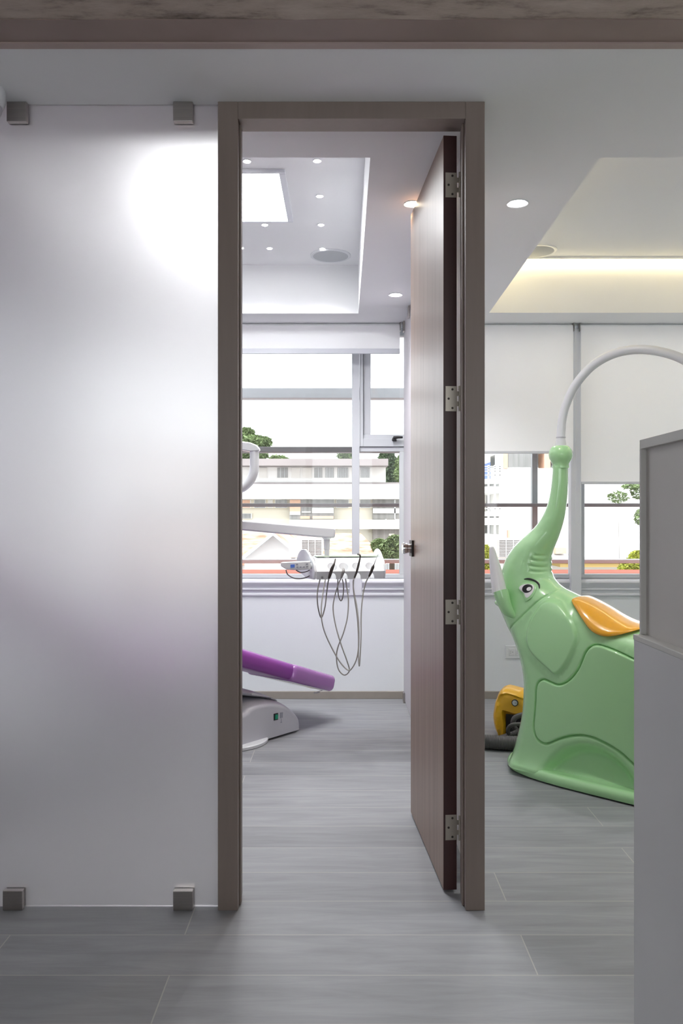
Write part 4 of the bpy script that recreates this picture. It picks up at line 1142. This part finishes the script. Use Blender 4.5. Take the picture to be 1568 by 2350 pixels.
# upholstery: leg rest (with clear cover), seat, back rest, head rest
def cushion(name, p0, p1, width, thick, mat, v=None, r=.035, taper=1.0):
    """p0,p1 = (u, z) of the mid line."""
    a = Vector((p0[0], 0, p0[1])); b_ = Vector((p1[0], 0, p1[1])); d = (b_ - a); L = d.length; d.normalize()
    up = Vector((-d.z, 0, d.x))
    if up.z < 0: up = -up
    yc = cw / 2 if v is None else v
    bm = bmesh.new(); bmesh.ops.create_cube(bm, size=1.0)
    for vv in bm.verts:
        vv.co = Vector((vv.co.x * L, vv.co.y * width, vv.co.z * thick))
        if vv.co.x > 0: vv.co.y *= taper; vv.co.z *= (.75 + .25 * taper)
    bmesh.ops.bevel(bm, geom=bm.edges[:], offset=min(r, thick * .48), segments=6, affect='EDGES', profile=.5)
    mid = (a + b_) / 2
    for vv in bm.verts: vv.co = mid + d * vv.co.x + Vector((0, 1, 0)) * vv.co.y + up * vv.co.z + Vector((0, yc, 0))
    me = bpy.data.meshes.new(name); bm.to_mesh(me); bm.free(); me.materials.append(mat)
    for p in me.polygons: p.use_smooth = True
    me.set_sharp_from_angle(angle=math.radians(50))
    o = bpy.data.objects.new(name, me); COL.objects.link(o); o.parent = chair; return o
L1 = CF.uz(720, 1562, cw / 2); L0 = CF.uz(480, 1494, cw / 2)
Lm = CF.uz(618, 1535, cw / 2)
cushion('leg_rest', L0, (L1[0] - .008, L1[1]), .36, .088, M['purple'], taper=.9)
cv = cushion('leg_rest_cover', Lm, L1, .37, .094, M['purplefilm'], taper=.93, r=.03); cv['label'] = 'shiny lilac plastic cover over the foot end'
zs_ = .47
S0 = (L0[0] - .09, L0[1] + .03)
cushion('seat', (S0[0] - .50, zs_ + .0), S0, .44, .10, M['purple'])
cushion('backrest', (S0[0] - 1.02, zs_ + .40), (S0[0] - .50, zs_ + .04), .42, .085, M['purple'])
cushion('headrest', (S0[0] - 1.22, zs_ + .56), (S0[0] - 1.04, zs_ + .43), .26, .08, M['purple'])
sm = MB().box(S0[0] - .48, S0[0] - .02, cw / 2 - .15, cw / 2 + .15, zs_ - .11, zs_ - .045); sm.build('seat_frame', M['greyplastic'], chair, smooth=0, bevel=.01)
pcol = MB().box(S0[0] - .36, S0[0] - .12, cw / 2 - .08, cw / 2 + .08, .15, zs_ - .10); pcol.build('lift_column', M['greyplastic'], chair, smooth=0, bevel=.02)
st_ = MB().tube(catmull([(L1[0] - .06, cw / 2 - .1, L1[1] - .045), (L1[0] - .055, cw / 2 - .05, L1[1] - .056), (L1[0] - .03, cw / 2 - .06, L1[1] - .05), (L1[0] - .012, cw / 2 - .1, L1[1] - .035)], 6), .0018, 8); st_.build('pull_strap', M['greyplastic'], cv, smooth=60)

# ================================================================== delivery unit with instruments
YU = 3.95
def q3(x, y, Y): return at(540 + x / 3.733, 780 + y / 3.733, Y)
def q4(x, y, Y): return at(540 + x / 3.733, 1180 + y / 3.733, Y)
ua = math.radians(9)
u0 = q3(700, 2055, YU)
du = empty('delivery_unit', (u0.x, u0.y, u0.z), ua, 'white dental instrument tray with four holders hanging from a swing arm by the window', 'dental equipment')
UF = Frame((u0.x, u0.y), ua)
def ul(px, py, v): 
    u, z = UF.uz(px, py, v); return u, z - u0.z
def u3(x, y, v=0.0): return ul(540 + x / 3.733, 780 + y / 3.733, v)
uw = u3(1275, 2030)[0]
z_lip = u3(700, 1985)[1]; z_top = u3(900, 1868, .10)[1]; 
prof = [(0.012, 0.0), (0.0, z_lip), (.095, z_top), (.235, z_top + .004), (.235, z_top - .05), (.06, .004)]
mb = MB().prism(prof, lambda p, q, t: (t, p, q), 0, uw)
tray = mb.build('tray_body', M['whiteplastic'], du, smooth=20)
# cut the four instrument holders
hx_ = [u3(x, 1960)[0] for x in (838, 937, 1050, 1165)]
ct = MB()
for i, x in enumerate(hx_):
    ct.lathe([(.014, -.05), (.0165, .0), (.019, z_lip), (.024, z_lip + .03), (.026, z_top + .05)], (x, .011, -.006), (0.02, .30, 1), 28)
cut = ct.build('cutter_tmp', M['whiteplastic'], du, smooth=0)
bo_ = tray.modifiers.new('cut', 'BOOLEAN'); bo_.object = cut; bo_.operation = 'DIFFERENCE'; bo_.solver = 'EXACT'
bpy.context.view_layer.update()
dg = bpy.context.evaluated_depsgraph_get()
me2 = bpy.data.meshes.new_from_object(tray.evaluated_get(dg))
tray.modifiers.clear(); tray.data = me2
for p in me2.polygons: p.use_smooth = True
me2.set_sharp_from_angle(angle=math.radians(35))
bpy.data.objects.remove(cut, do_unlink=True)
tray.modifiers.new('bevel', 'BEVEL').width = .0015
# arched cheeks at both ends
ck = [(0.012, 0.0), (0.0, z_lip), (.022, z_lip + .045), (.06, z_top + .01), (.10, z_top + .034), (.15, z_top + .044), (.195, z_top + .034), (.23, z_top + .008), (.25, z_top - .03), (.255, z_top - .06), (.235, z_top - .07), (.1, .0)]
cks = [tuple(p)[:2] for p in catmull([(a, b, 0) for a, b in ck[1:-2]], 4)]
cks = [ck[0]] + cks + ck[-2:]
MB().prism(cks, lambda p, q, t: (t - p * .26, p, q), -.012, .0).build('cheek', M['whiteplastic'], du, smooth=30, bevel=.004, bseg=3)
MB().prism(cks, lambda p, q, t: (t - p * .05, p, q), uw, uw + .010).build('cheek', M['whiteplastic'], du, smooth=30, bevel=.004, bseg=3)
MB().box(.012, uw - .012, .105, .225, z_top + .0045, z_top + .011).build('tray_mat', M['tray'], du, smooth=0, bevel=.002)
mk = MB()
mu, mz = u3(748, 2037); 
for (a, b_, c, d_) in ((-.004, .004, .0032, .004), (-.004, .004, -.004, -.0032), (-.004, -.0032, -.004, .004), (.0032, .004, -.004, .004)): mk.box(mu + a, mu + b_, .0025, .009, mz + c, mz + d_)
mk.build('square_mark', M['gasket'], du, smooth=0)
# swing arm and post
YA = 4.08
ia = lambda x, y, Y=YA: Vector(UF_inv(q3(x, y, Y)))
def UF_inv(p):
    r = Matrix.Rotation(-ua, 3, 'Z') @ (p - u0); return r
am = MB()
poly = [(-1000, 1466), (70, 1548), (200, 1556), (500, 1582), (845, 1610), (858, 1625), (856, 1690), (840, 1698), (700, 1690), (400, 1662), (70, 1632), (-1000, 1558)]
am.prism([(x, y) for x, y in poly], lambda x, y, t: UF_inv(q3(x, y, YA) + Vector((0, t, 0))), -.028, .028)
am.build('swing_arm', M['whiteplastic'], du, smooth=30, bevel=.008, bseg=3)
pA_, pB_ = UF_inv(q3(785, 1690, YA)), UF_inv(q3(785, 1850, YA))
k3 = YA / F / 3.733
pm = MB()
zz_ = pA_.z - pB_.z
pm.lathe([(44 * k3, zz_), (42 * k3, zz_ - .004), (28 * k3, zz_ - .010), (25 * k3, zz_ * .35), (22 * k3, zz_ * .33), (21 * k3, -.02)], (pA_.x, pA_.y, pB_.z), (0, 0, 1), 28)
pm.build('arm_post', M['whiteplastic'], du, smooth=40)
# floor column that carries the arm (behind the frosted glass)
fc = q3(-960, 1525, YA)
cl_ = MB()
b0 = UF_inv(Vector((fc.x, YA, 0.0)))
cl_.lathe([(.17, 0), (.17, .02), (.05, .03), (.045, fc.z + .02)], b0, (0, 0, 1), 28)
cl_.build('column', M['whiteplastic'], du, smooth=40)
# control pad hanging at the left
cp_ = MB()
padpoly = [(388, 1912), (400, 1907), (640, 1897), (648, 1968), (500, 1972), (440, 1968), (392, 1940)]
cp_.prism(padpoly, lambda x, y, t: UF_inv(q3(x, y, YU + .01) + Vector((0, t, 0))), 0, .05)
cp = cp_.build('control_pad', M['whiteplastic'], du, smooth=30, bevel=.003)
def padbit(name, x0, x1, y0, y1, mat):
    MB().prism([(x0, y0), (x1, y0 - 2), (x1, y1 - 2), (x0, y1)], lambda x, y, t: UF_inv(q3(x, y, YU + .01) + Vector((0, t, 0))), -.003, .002).build(name, mat, cp, smooth=0)
padbit('display', 474, 510, 1925, 1952, M['lcd'])
for (x, y) in ((530, 1924), (615, 1921), (534, 1947), (560, 1946), (588, 1946), (617, 1944)): padbit('button', x - 9, x + 9, y - 4, y + 5, M['buttongrey'])
for L in ([(435, 1970), (450, 2010), (500, 2040), (560, 2045), (620, 2030), (680, 1990)], [(520, 1972), (560, 1992), (610, 1985), (660, 1960)]):
    MB().tube(catmull([UF_inv(q3(x, y, YU + .06)) for x, y in L], 6), .0028, 8).build('pad_cable', M['cabledark'], du, smooth=60)
MB().tube([UF_inv(q3(640, 1935, YU + .04)), UF_inv(q3(720, 1935, YU + .08))], .012, 12).build('pad_bracket', M['whiteplastic'], du, smooth=60)

GI = 'handpieces hanging in the delivery unit'
def instr(label, bodyp, rads, hose, hr=.0032, hmat='cable', Yb=YU - .01, Yh=YU, mat='screw', ends=None):
    P = [q4(x, y, Yb + (.03 if i == 0 else 0)) for i, (x, y) in enumerate(bodyp)]
    e = empty('dental_handpiece', P[-1], 0, label, 'handpiece', GI)
    loc = lambda p: p - P[-1]
    C_ = catmull([loc(p) for p in P], 6)
    rad = np.interp(np.linspace(0, 1, len(C_)), np.linspace(0, 1, len(rads)), rads)
    MB().tube(C_, list(rad), 14).build('handle', M[mat], e, smooth=60)
    n_ = len(hose)
    Hh = [loc(q4(x, y, Yb + (Yh - Yb) * min(1, i / 2) + .02 * math.sin(i * .9))) for i, (x, y) in enumerate(hose)]
    Hh[0] = loc(P[-1])
    MB().tube(catmull(Hh, 8), hr, 10).build('supply_hose', M[hmat], e, smooth=70)
    return e
instr('dark handpiece in the first holder, next to the control pad', [(858, 385), (848, 425), (830, 465), (815, 510), (803, 552)], [.003, .0045, .008, .008, .005],
      [(803, 552), (793, 600), (783, 680), (768, 800), (738, 886), (712, 810), (703, 720), (708, 640), (727, 558)], hmat='cabledark')
instr('short handpiece set low in the second holder', [(926, 470), (926, 490), (918, 515), (908, 548)], [.006, .008, .007, .004],
      [(908, 548), (880, 610), (845, 740), (840, 830), (862, 960), (905, 1110), (955, 1250), (978, 1340), (935, 1378), (885, 1330), (868, 1230), (880, 1140), (930, 1010), (962, 880), (970, 740), (958, 640), (945, 552)], hmat='cable', Yb=YU + .005, Yh=YU + .05, mat='cabledark')
instr('slim handpiece with a small angled head in the third holder', [(1052, 343), (1068, 350), (1070, 372), (1060, 420), (1042, 490), (1022, 545)], [.0045, .0045, .0035, .005, .0055, .004],
      [(1022, 545), (1010, 580), (1018, 670), (1042, 790), (1058, 950), (1058, 1120), (1040, 1240), (1000, 1320), (965, 1335), (900, 1270), (830, 1150), (770, 1020), (742, 910), (738, 800), (752, 680), (772, 558)], hmat='cable', Yh=YU - .02)
instr('syringe-like handpiece with a thin needle tip in the fourth holder', [(1225, 345), (1205, 390), (1190, 430), (1180, 455), (1160, 505), (1145, 535)], [.0008, .0012, .002, .007, .0065, .004],
      [(1145, 535), (1118, 590), (1095, 690), (1080, 850), (1078, 1050), (1070, 1220), (1063, 1300), (1056, 1220), (1056, 1050), (1046, 880), (1026, 740), (1012, 640), (1015, 558)], hmat='cable')
lp = MB().tube(catmull([UF_inv(q4(x, y, YU + .05)) for x, y in [(880, 555), (878, 620), (885, 700), (906, 742), (924, 700), (928, 620), (918, 555)]], 7), .003, 10); lp.build('spare_cable', M['cabledark'], du, smooth=60)

# ================================================================== treatment lamp, its handle showing past the jamb
YLp = 4.0
lamp = empty('treatment_lamp', at(470, 1020, YLp + .1), 0, 'white treatment lamp behind the frosted glass, its curved handle showing beside the door jamb', 'lamp')
ll = lambda p: p - lamp.location
kL = YLp / F
cap = [(480, 1016), (556, 1014), (575, 1016), (590, 1022), (597, 1030), (596, 1036), (575, 1037), (556, 1034), (480, 1036)]
MB().prism(cap, lambda x, y, t: ll(at(x, y, YLp) + Vector((0, t, 0))), -.024, .024).build('arm', M['whiteplastic'], lamp, smooth=30, bevel=.005)
hp = catmull([ll(at(x, y, YLp)) for x, y in ((584, 1034), (584, 1060), (583, 1080), (577, 1098), (566, 1112), (552, 1121), (530, 1125))], 6)
MB().tube(hp, 10.5 * kL, 18).build('handle', M['whiteplastic'], lamp, smooth=60)
MB().lathe([(.02, .05), (.09, .035), (.12, .0), (.115, -.02), (.06, -.03), (.001, -.03)], ll(at(455, 1075, YLp + .05)), (.35, -.2, 1), 36).build('lamp_head', M['whiteplastic'], lamp, smooth=40)
MB().tube(catmull([ll(at(480, 1025, YLp)), ll(at(455, 1026, YLp + .03)), ll(at(455, 1065, YLp + .05))], 6), .02, 14).build('stem', M['whiteplastic'], lamp, smooth=60)
MB().tube([ll(at(455, 1026, YLp + .03)), ll(at(330, 1000, YLp + .03)), ll(Vector((at(250, 0, YLp).x, YLp + .34, 1.75))), ll(Vector((at(250, 0, YLp).x, YLp + .34, 0.012)))], .02, 14).build('stand', M['whiteplastic'], lamp, smooth=60)
MB().lathe([(.16, 0), (.16, .015), (.02, .03)], ll(Vector((at(250, 0, YLp).x, YLp + .34, 0))), (0, 0, 1), 28).build('foot', M['whiteplastic'], lamp, smooth=40)
# ================================================================== outside the windows
YX = 6.1
def p3(x, y, Y): return at(540 + x / 3.733, 780 + y / 3.733, Y)
def p6(x, y, Y): return at(1080 + x / 3.213, 740 + y / 3.213, Y)
xf0, xf1 = -2.6, 4.2
GF = 'horizontal sunshade fins outside the windows'
def fin(py0, py1, depth, mat, label, slots=False):
    b = MB().box(xf0, xf1, YX, YX + depth, Z_(py1, YX), Z_(py0, YX))
    if slots:
        zz = Z_(py1, YX); b.box(xf0, xf1, YX + .002, YX + depth - .01, zz - .012, zz)
    return tag(b.build('sunshade_fin', mat, smooth=0, bevel=.004), label, 'sunshade', GF)  # each one is a horizontal sunshade fin
fin(890, 914, .10, M['finpale'], 'pale thick horizontal beam outside, topmost across the open sky')
fin(1025, 1038, .10, M['fin'], 'grey horizontal fin outside, just above the rooftop of the apartment block')
fin(1155, 1163, .10, M['fin'], 'grey horizontal fin outside, crossing the middle storey of the apartment block')
fin(1284, 1293, .10, M['finpale'], 'lowest pale horizontal fin outside, just above the terracotta ledge')
GP = 'upright posts outside the windows'
for (px0, px1, lab) in ((1229, 1242, 'upright grey post outside, seen left of the elephant trunk'), (1046, 1060, 'upright grey post outside, hidden behind the door leaf')):
    tag(MB().box(X_(px0, YX), X_(px1, YX), YX + .100, YX + .150, -8, 3.2).build('sunshade_post', M['post'], smooth=0, bevel=.003), lab, 'post', GP)
struct(MB().box(xf0, xf1, 5.6, 6.0, -8, Z_(1309, 5.9)).build('sill_outside', M['terracotta'], smooth=0, bevel=.01))
struct(MB().box(-80, 80, 5.6, 160, -8.2, -8).build('ground_outside', M['asphalt'], smooth=0))

# apartment block straight ahead
YBd = 30.0
ab = empty('apartment_building', (p3(600, 0, YBd).x, YBd, -8), 0, 'cream apartment block with grey flat roof and rows of windows outside the treatment room', 'building')
def loc(p, e): return Vector(p) - e.location
def bbox(name, x0, x1, y0, y1, mat, e, ya, yb_, fn=p3, parent=None, Yref=None, bevel=0):
    Yr = Yref or YBd
    a = fn(x0, y1, Yr); b_ = fn(x1, y0, Yr); o = e.location
    m_ = MB().box(a.x - o.x, b_.x - o.x, ya, yb_, a.z - o.z, b_.z - o.z)
    return m_.build(name, mat, parent or e, smooth=0, bevel=bevel)
bbox('wall', -900, 1290, 1090, 1225, M['extwhite'], ab, 0, 7)
bbox('wall', -900, 1290, 1440, 2700, M['cream'], ab, .35, 7)
bbox('roof', -960, 1300, 1033, 1090, M['roofgrey'], ab, -.9, 7.2)
bbox('ledge', -900, 1420, 1222, 1240, M['roofgrey'], ab, -.15, 7)
bbox('balcony_band', -900, 1420, 1240, 1366, M['extwhite'], ab, -.5, 7)
bbox('wall', -900, 1420, 1366, 1440, M['cream'], ab, .2, 7)
bbox('balcony_band', 470, 1420, 1540, 1620, M['extwhite'], ab, -.3, 1.2)
def win(x0, x1, y0, y1, gm, slats=0, depth=-.04):
    f = bbox('window', x0, x1, y0, y1, M['extwhite'], ab, depth, depth + .06)
    w = (x1 - x0) * .03 + 1.5
    bbox('pane', x0 + w, x1 - w, y0 + 3, y1 - 3, gm, ab, depth - .012, depth + .02, parent=f)
    if slats:
        for k in range(1, slats):
            xx = x0 + (x1 - x0) * k / slats; bbox('blind_slat', xx - 1.5, xx + 1.5, y0 + 4, y1 - 4, M['finpale'], ab, depth - .03, depth - .013, parent=f)
for (x0, x1, g, s) in ((-300, -200, M['darkglass'], 0), (-180, -90, M['paleglass'], 0), (-60, 40, M['darkglass'], 0), (205, 275, M['paleglass'], 0), (357, 457, M['darkglass'], 3), (480, 556, M['paleglass'], 0), (574, 656, M['paleglass'], 0), (673, 752, M['darkglass'], 2), (767, 849, M['darkglass'], 6), (871, 973, M['darkglass'], 7), (1066, 1157, M['darkglass'], 8)):
    win(x0, x1, 1093, 1184, g, s)
for (x0, x1, g) in ((-60, 130, M['orange']), (157, 258, M['darkglass']), (278, 318, M['paleglass']), (338, 444, M['darkglass']), (866, 975, M['darkglass']), (1068, 1160, M['darkglass'])):
    win(x0, x1, 1368, 1440, g, 0, .14)
# loggias with orange panels
def loggia(x0, x1, y0, y1, bits):
    f = bbox('loggia', x0, x1, y0, y1, M['darkglass'], ab, -.05, .34)
    for (a, b_, c, d_, m) in bits: bbox('panel', a, b_, c, d_, m, ab, -.12, -.052, parent=f)
loggia(466, 846, 1366, 1537, [(470, 560, 1370, 1470, M['orange']), (572, 648, 1470, 1480, M['extwhite']), (660, 842, 1440, 1484, M['extwhite']), (560, 640, 1510, 1534, M['orange']), (664, 842, 1510, 1534, M['orange']), (470, 560, 1470, 1500, M['paleglass'])])
loggia(1176, 1412, 1366, 1537, [(1180, 1408, 1444, 1486, M['extwhite']), (1362, 1372, 1370, 1534, M['finpale'])])
loggia(1176, 1412, 1622, 1760, [(1316, 1362, 1660, 1730, M['cream'])])
win(-120, 136, 1486, 1532, M['darkglass'], 0, .28)

# house with a gable and red tile roofs
YH = 17.0
hs_ = empty('gable_house', (p3(330, 0, YH).x, YH, -8), 0, 'pale gabled house with red tile roof below the apartment block', 'house')
def hp(x, y, dy): 
    p = p3(x, y, YH); return (p.x - hs_.location.x, dy, p.z - hs_.location.z)
gpoly = [(80, 1876), (335, 1668), (560, 1850), (560, 2600), (80, 2600)]
MB().prism(gpoly, lambda x, y, t: hp(x, y, t), 0, 3.5).build('wall', M['extwhite'], hs_, smooth=0)
MB().prism([(45, 1870), (335, 1645), (335, 1672), (80, 1880)], lambda x, y, t: hp(x, y, t), -.35, 3.6).build('barge_board', M['finpale'], hs_, smooth=0)
MB().prism([(335, 1645), (600, 1850), (590, 1880), (335, 1672)], lambda x, y, t: hp(x, y, t), -.35, 3.6).build('barge_board', M['finpale'], hs_, smooth=0)
rf = MB()
rf.prism([(40, 1866), (335, 1640), (335, 1648), (45, 1874)], lambda x, y, t: hp(x, y, t), -.3, 3.7); rf.prism([(335, 1640), (610, 1856), (604, 1864), (335, 1648)], lambda x, y, t: hp(x, y, t), -.3, 3.7)
rf.build('roof', M['tiles'], hs_, smooth=0)
# long tile roof behind the gable
YT = 23.0
tr_ = empty('tiled_house', (p3(500, 0, YT).x, YT, -8), 0, 'long low house with a sloping red tile roof between gable house and apartment block', 'house')
def tp(x, y, Y):
    p = p3(x, y, Y); return (p.x - tr_.location.x, Y - YT, p.z - tr_.location.z)
v_ = [tp(-500, 1655, YT + 3.2), tp(1075, 1655, YT + 3.2), tp(1290, 1880, YT - 1.0), tp(-500, 1900, YT - 1.0)]
t_ = Vector((0, 0, -.12))
rr2 = MB(); rr2.add([Vector(q) for q in v_] + [Vector(q) + t_ for q in v_], [(0, 1, 2, 3), (7, 6, 5, 4), (0, 4, 5, 1), (1, 5, 6, 2), (2, 6, 7, 3), (3, 7, 4, 0)])
rr2.build('roof', M['tiles'], tr_, smooth=0)
a_ = tp(-500, 1900, YT - .8); b_ = tp(1270, 1890, YT - .8)
MB().box(a_[0], b_[0], -.6, 3, 0, b_[2] - .15).build('wall', M['extwhite'], tr_, smooth=0)

# air conditioning units
def ac_unit(x0, x1, y0, y1, xg, fn, Y, label, depth=.35):
    a = fn(x0, y1, Y); b_ = fn(x1, y0, Y)
    e = empty('air_conditioner', ((a.x + b_.x) / 2, Y, a.z), 0, label, 'air conditioner', 'outdoor air conditioners')
    w = (b_.x - a.x) / 2; h = b_.z - a.z
    MB().box(-w, w, 0, depth, 0, h).build('casing', M['acbeige'], e, smooth=0, bevel=.015)
    g0 = fn(xg, 0, Y).x - e.location.x
    gr = MB().box(g0, w * .97, -.004, .01, h * .06, h * .94).build('grille', M['darkglass'], e, smooth=0)
    for k in range(12):
        zz = h * .08 + h * .84 * k / 11
        MB().box(g0 - .005, w * .975, -.02, -.003, zz - h * .014, zz + h * .014).build('slat', M['acgrille'], gr, smooth=0)
    for k in range(4):
        xx = g0 + (w * .97 - g0) * k / 3
        MB().box(xx - .006, xx + .006, -.024, -.003, h * .06, h * .94).build('slat', M['acgrille'], gr, smooth=0)
    # stand
    for s_ in (-1, 1): MB().box(s_ * w * .8 - .02, s_ * w * .8 + .02, .02, depth - .02, -(a.z + 8), 0).build('support', M['fin'], e, smooth=0)
ac_unit(462, 747, 1702, 1868, 570, p3, 12.0, 'beige outdoor air conditioner with slatted grille, behind the delivery unit arm')
ac_unit(130, 372, 1592, 1740, 208, p6, 13.0, 'outdoor air conditioner seen beside the elephant tusk')

# stair building and white facade behind the elephant
YS = 26.0
sbd = empty('stair_building', (p6(300, 0, YS).x, YS, -8), 0, 'white building with open stair balconies and railings, outside behind the elephant', 'building')
def sbx(name, x0, x1, y0, y1, mat, ya, yb_, parent=None): return bbox(name, x0, x1, y0, y1, mat, sbd, ya, yb_, fn=p6, parent=parent, Yref=YS)
sbx('wall', 215, 1700, 1075, 2600, M['extwhite'], 0, 8)
sbx('wall', 215, 1700, 700, 960, M['extwhite'], 0, 8)
sbx('wall', -150, 215, 960, 2600, M['cream'], 1.8, 8)
sbx('column', 215, 245, 960, 1075, M['extwhite'], 0, .8); sbx('column', 545, 590, 960, 1075, M['orange'], 0, .8)
wd = sbx('window', 262, 480, 960, 1078, M['extwhite'], -.02, .5); sbx('pane', 275, 460, 966, 1066, M['darkglass'], -.05, -.021, wd)
sbx('pillar', 243, 272, 960, 1078, M['orange'], -.08, .4)
sbx('blue_panel', 100, 168, 1000, 1160, M['blue'], .5, .8)
for (y0, y1) in ((1160, 1195), (1215, 1262), (1395, 1430), (1440, 1492), (1560, 1600)): sbx('balcony', 60, 215 if y0 % 2 else 190, y0, y1, M['extwhite'], -.6, 1.9)
for (x0, x1, y0, y1) in ((165, 215, 1000, 1150), (180, 215, 1262, 1390), (110, 155, 1262, 1390), (170, 230, 1500, 1590), (110, 150, 1500, 1560)):
    f = sbx('window', x0, x1, y0, y1, M['extwhite'], 1.72, 1.85); sbx('pane', x0 + 6, x1 - 6, y0 + 6, y1 - 6, M['darkglass'], 1.70, 1.721, f)
for y in (1068, 1085, 1102, 1130, 1350, 1372): sbx('railing', 60, 200, y, y + 5, M['extwhite'], -.62, -.55)
for x in (105, 150, 185): sbx('railing_post', x, x + 10, 1060, 1600, M['extwhite'], -.62, -.5)
sbx('stair_flight', 100, 118, 960, 1040, M['extwhite'], -.7, .4)
sbx('timber_board', 612, 690, 1660, 1702, M['orange'], -.3, -.02)
sbx('pipe', 258, 272, 1530, 1592, M['orange'], -.4, -.25)
sbx('lower_roof', 215, 1700, 1715, 1760, M['finpale'], -1.2, 0)
sbx('yellow_wall', 600, 1700, 1765, 1790, M['amber'], -1.0, -.02)

# trees and bushes
def leaves(n, blobs, size, seed):
    r = random.Random(seed); b = MB()
    for _ in range(n):
        c, rad = r.choice(blobs)
        while True:
            d = Vector((r.uniform(-1, 1), r.uniform(-1, 1), r.uniform(-1, 1)))
            if d.length < 1: break
        d = d.normalized() * (d.length ** .45)
        p = Vector(c) + Vector((d.x * rad[0], d.y * rad[1], d.z * rad[2]))
        e_ = Euler((r.uniform(-.9, .9), r.uniform(-.9, .9), r.uniform(0, 6.3))).to_matrix()
        s_ = size * r.uniform(.6, 1.3)
        b.add([p + e_ @ Vector(q) for q in ((-s_, 0, 0), (0, -s_ * .45, s_ * .15), (s_, 0, 0), (0, s_ * .45, s_ * .15))], [(0, 1, 2, 3)])
    return b
def tree(name, Y, blobs, n, size, mat, label, cat, seed, fn=p3, trunk=None, depth=1.0):
    B = []; k = Y / F / 3.4
    base = fn(blobs[0][0], blobs[0][1], Y); e = empty(name, (base.x, Y, -8), 0, label, cat, 'greenery outside the windows')
    for (x, y, rx, rz) in blobs:
        p = fn(x, y, Y); B.append(((p.x - base.x, 0, p.z + 8), (rx * k, rx * k * depth, rz * k)))
    leaves(n, B, size, seed).build('foliage', M[mat], e, smooth=0, recalc=False)
    t_ = MB(); top = B[0][0]
    kt = .022 if name != 'sparse_tree' and 'bush' not in name else .0012
    t_.tube(catmull([(0, 0, 0), (.1, .05, top[2] * .4), (top[0], top[1], top[2])], 5), [kt * top[2] * (1 - .07 * i) for i in range(11)], 10)
    for c, rad in B[1:]: t_.tube([(0.05, 0, top[2] * .6), (c[0], c[1], c[2])], [kt * .5 * top[2], kt * .2 * top[2]], 8)
    t_.build('trunk', M['bark'], e, smooth=50)
tree('broadleaf_tree', 46, [(150, 880, 130, 55), (60, 860, 90, 90), (-60, 900, 160, 80), (90, 800, 60, 35), (240, 880, 60, 40), (150, 980, 120, 55)], 9000, .17, 'leaf', 'tall green tree rising above the apartment block at the door jamb', 'tree', 1)
tree('broadleaf_tree', 50, [(365, 1028, 60, 25), (400, 1035, 40, 16)], 700, .25, 'leaf', 'small green treetop peeping over the apartment block roof', 'tree', 2)
tree('broadleaf_tree', 50, [(950, 1000, 48, 24), (990, 990, 40, 20), (920, 990, 30, 14)], 800, .25, 'leaf', 'green treetop above the apartment block beside the window mullion', 'tree', 3)
tree('conifer_tree', 41, [(1330, 1120, 55, 120), (1310, 1030, 40, 60), (1370, 1160, 60, 90), (1280, 1010, 30, 40), (1330, 1210, 75, 60)], 4200, .2, 'leafdark', 'dark conifer standing beside the apartment block near the open sash', 'tree', 4)
tree('broadleaf_tree', 40, [(1430, 1060, 40, 60), (1420, 1150, 40, 60)], 900, .2, 'leaf', 'lighter tree between the conifer and the glass partition', 'tree', 5)
tree('leafy_bush', 14, [(1300, 1800, 110, 80), (1370, 1760, 80, 80), (1230, 1760, 60, 50), (1390, 1840, 70, 50)], 6500, .036, 'leaf', 'leafy pale bush below the apartment block, right of the delivery unit', 'bush', 6)
tree('leafy_bush', 12, [(1200, 1790, 90, 55), (1240, 1740, 70, 60), (1160, 1820, 70, 40)], 4500, .034, 'leafyellow', 'yellow green bush outside, beside the grey shelf box', 'bush', 7, fn=p6)
tree('leafy_bush', 12, [(100, 1790, 50, 70), (112, 1700, 30, 60)], 900, .05, 'leafyellow', 'yellow green bush outside between door frame and elephant tusk', 'bush', 8, fn=p6)
tree('sparse_tree', 20, [(1090, 1290, 80, 45), (1240, 1250, 60, 60), (1190, 1210, 70, 20), (1250, 1440, 40, 60)], 700, .06, 'leaf', 'sparse tree with thin leaves outside, below the lowest roller blind', 'tree', 9, fn=p6)

# ================================================================== light
w = bpy.data.worlds.new('sky'); S.world = w; w.use_nodes = True
nt = w.node_tree; bg = nt.nodes['Background']
bg.inputs['Color'].default_value = (0.94, 0.965, 1.0, 1); bg.inputs['Strength'].default_value = 1.75
sd = bpy.data.lights.new('sun', 'SUN'); sd.energy = 0.7; sd.angle = math.radians(6); sd.color = (1.0, .94, .84)
so_ = bpy.data.objects.new('sun', sd); COL.objects.link(so_); so_.rotation_euler = Euler((math.radians(52), 0, math.radians(-25)))
S.view_settings.view_transform = 'Standard'; S.view_settings.look = 'None'
S.view_settings.exposure = 0.9; S.view_settings.gamma = 1.0; S.view_settings.use_curve_mapping = False
S.cycles.max_bounces = 10; S.cycles.diffuse_bounces = 6; S.cycles.glossy_bounces = 4; S.cycles.transmission_bounces = 8; S.cycles.transparent_max_bounces = 12
S.cycles.caustics_reflective = False; S.cycles.caustics_refractive = True
S.cycles.sample_clamp_indirect = 6.0
S.cycles.use_denoising = True
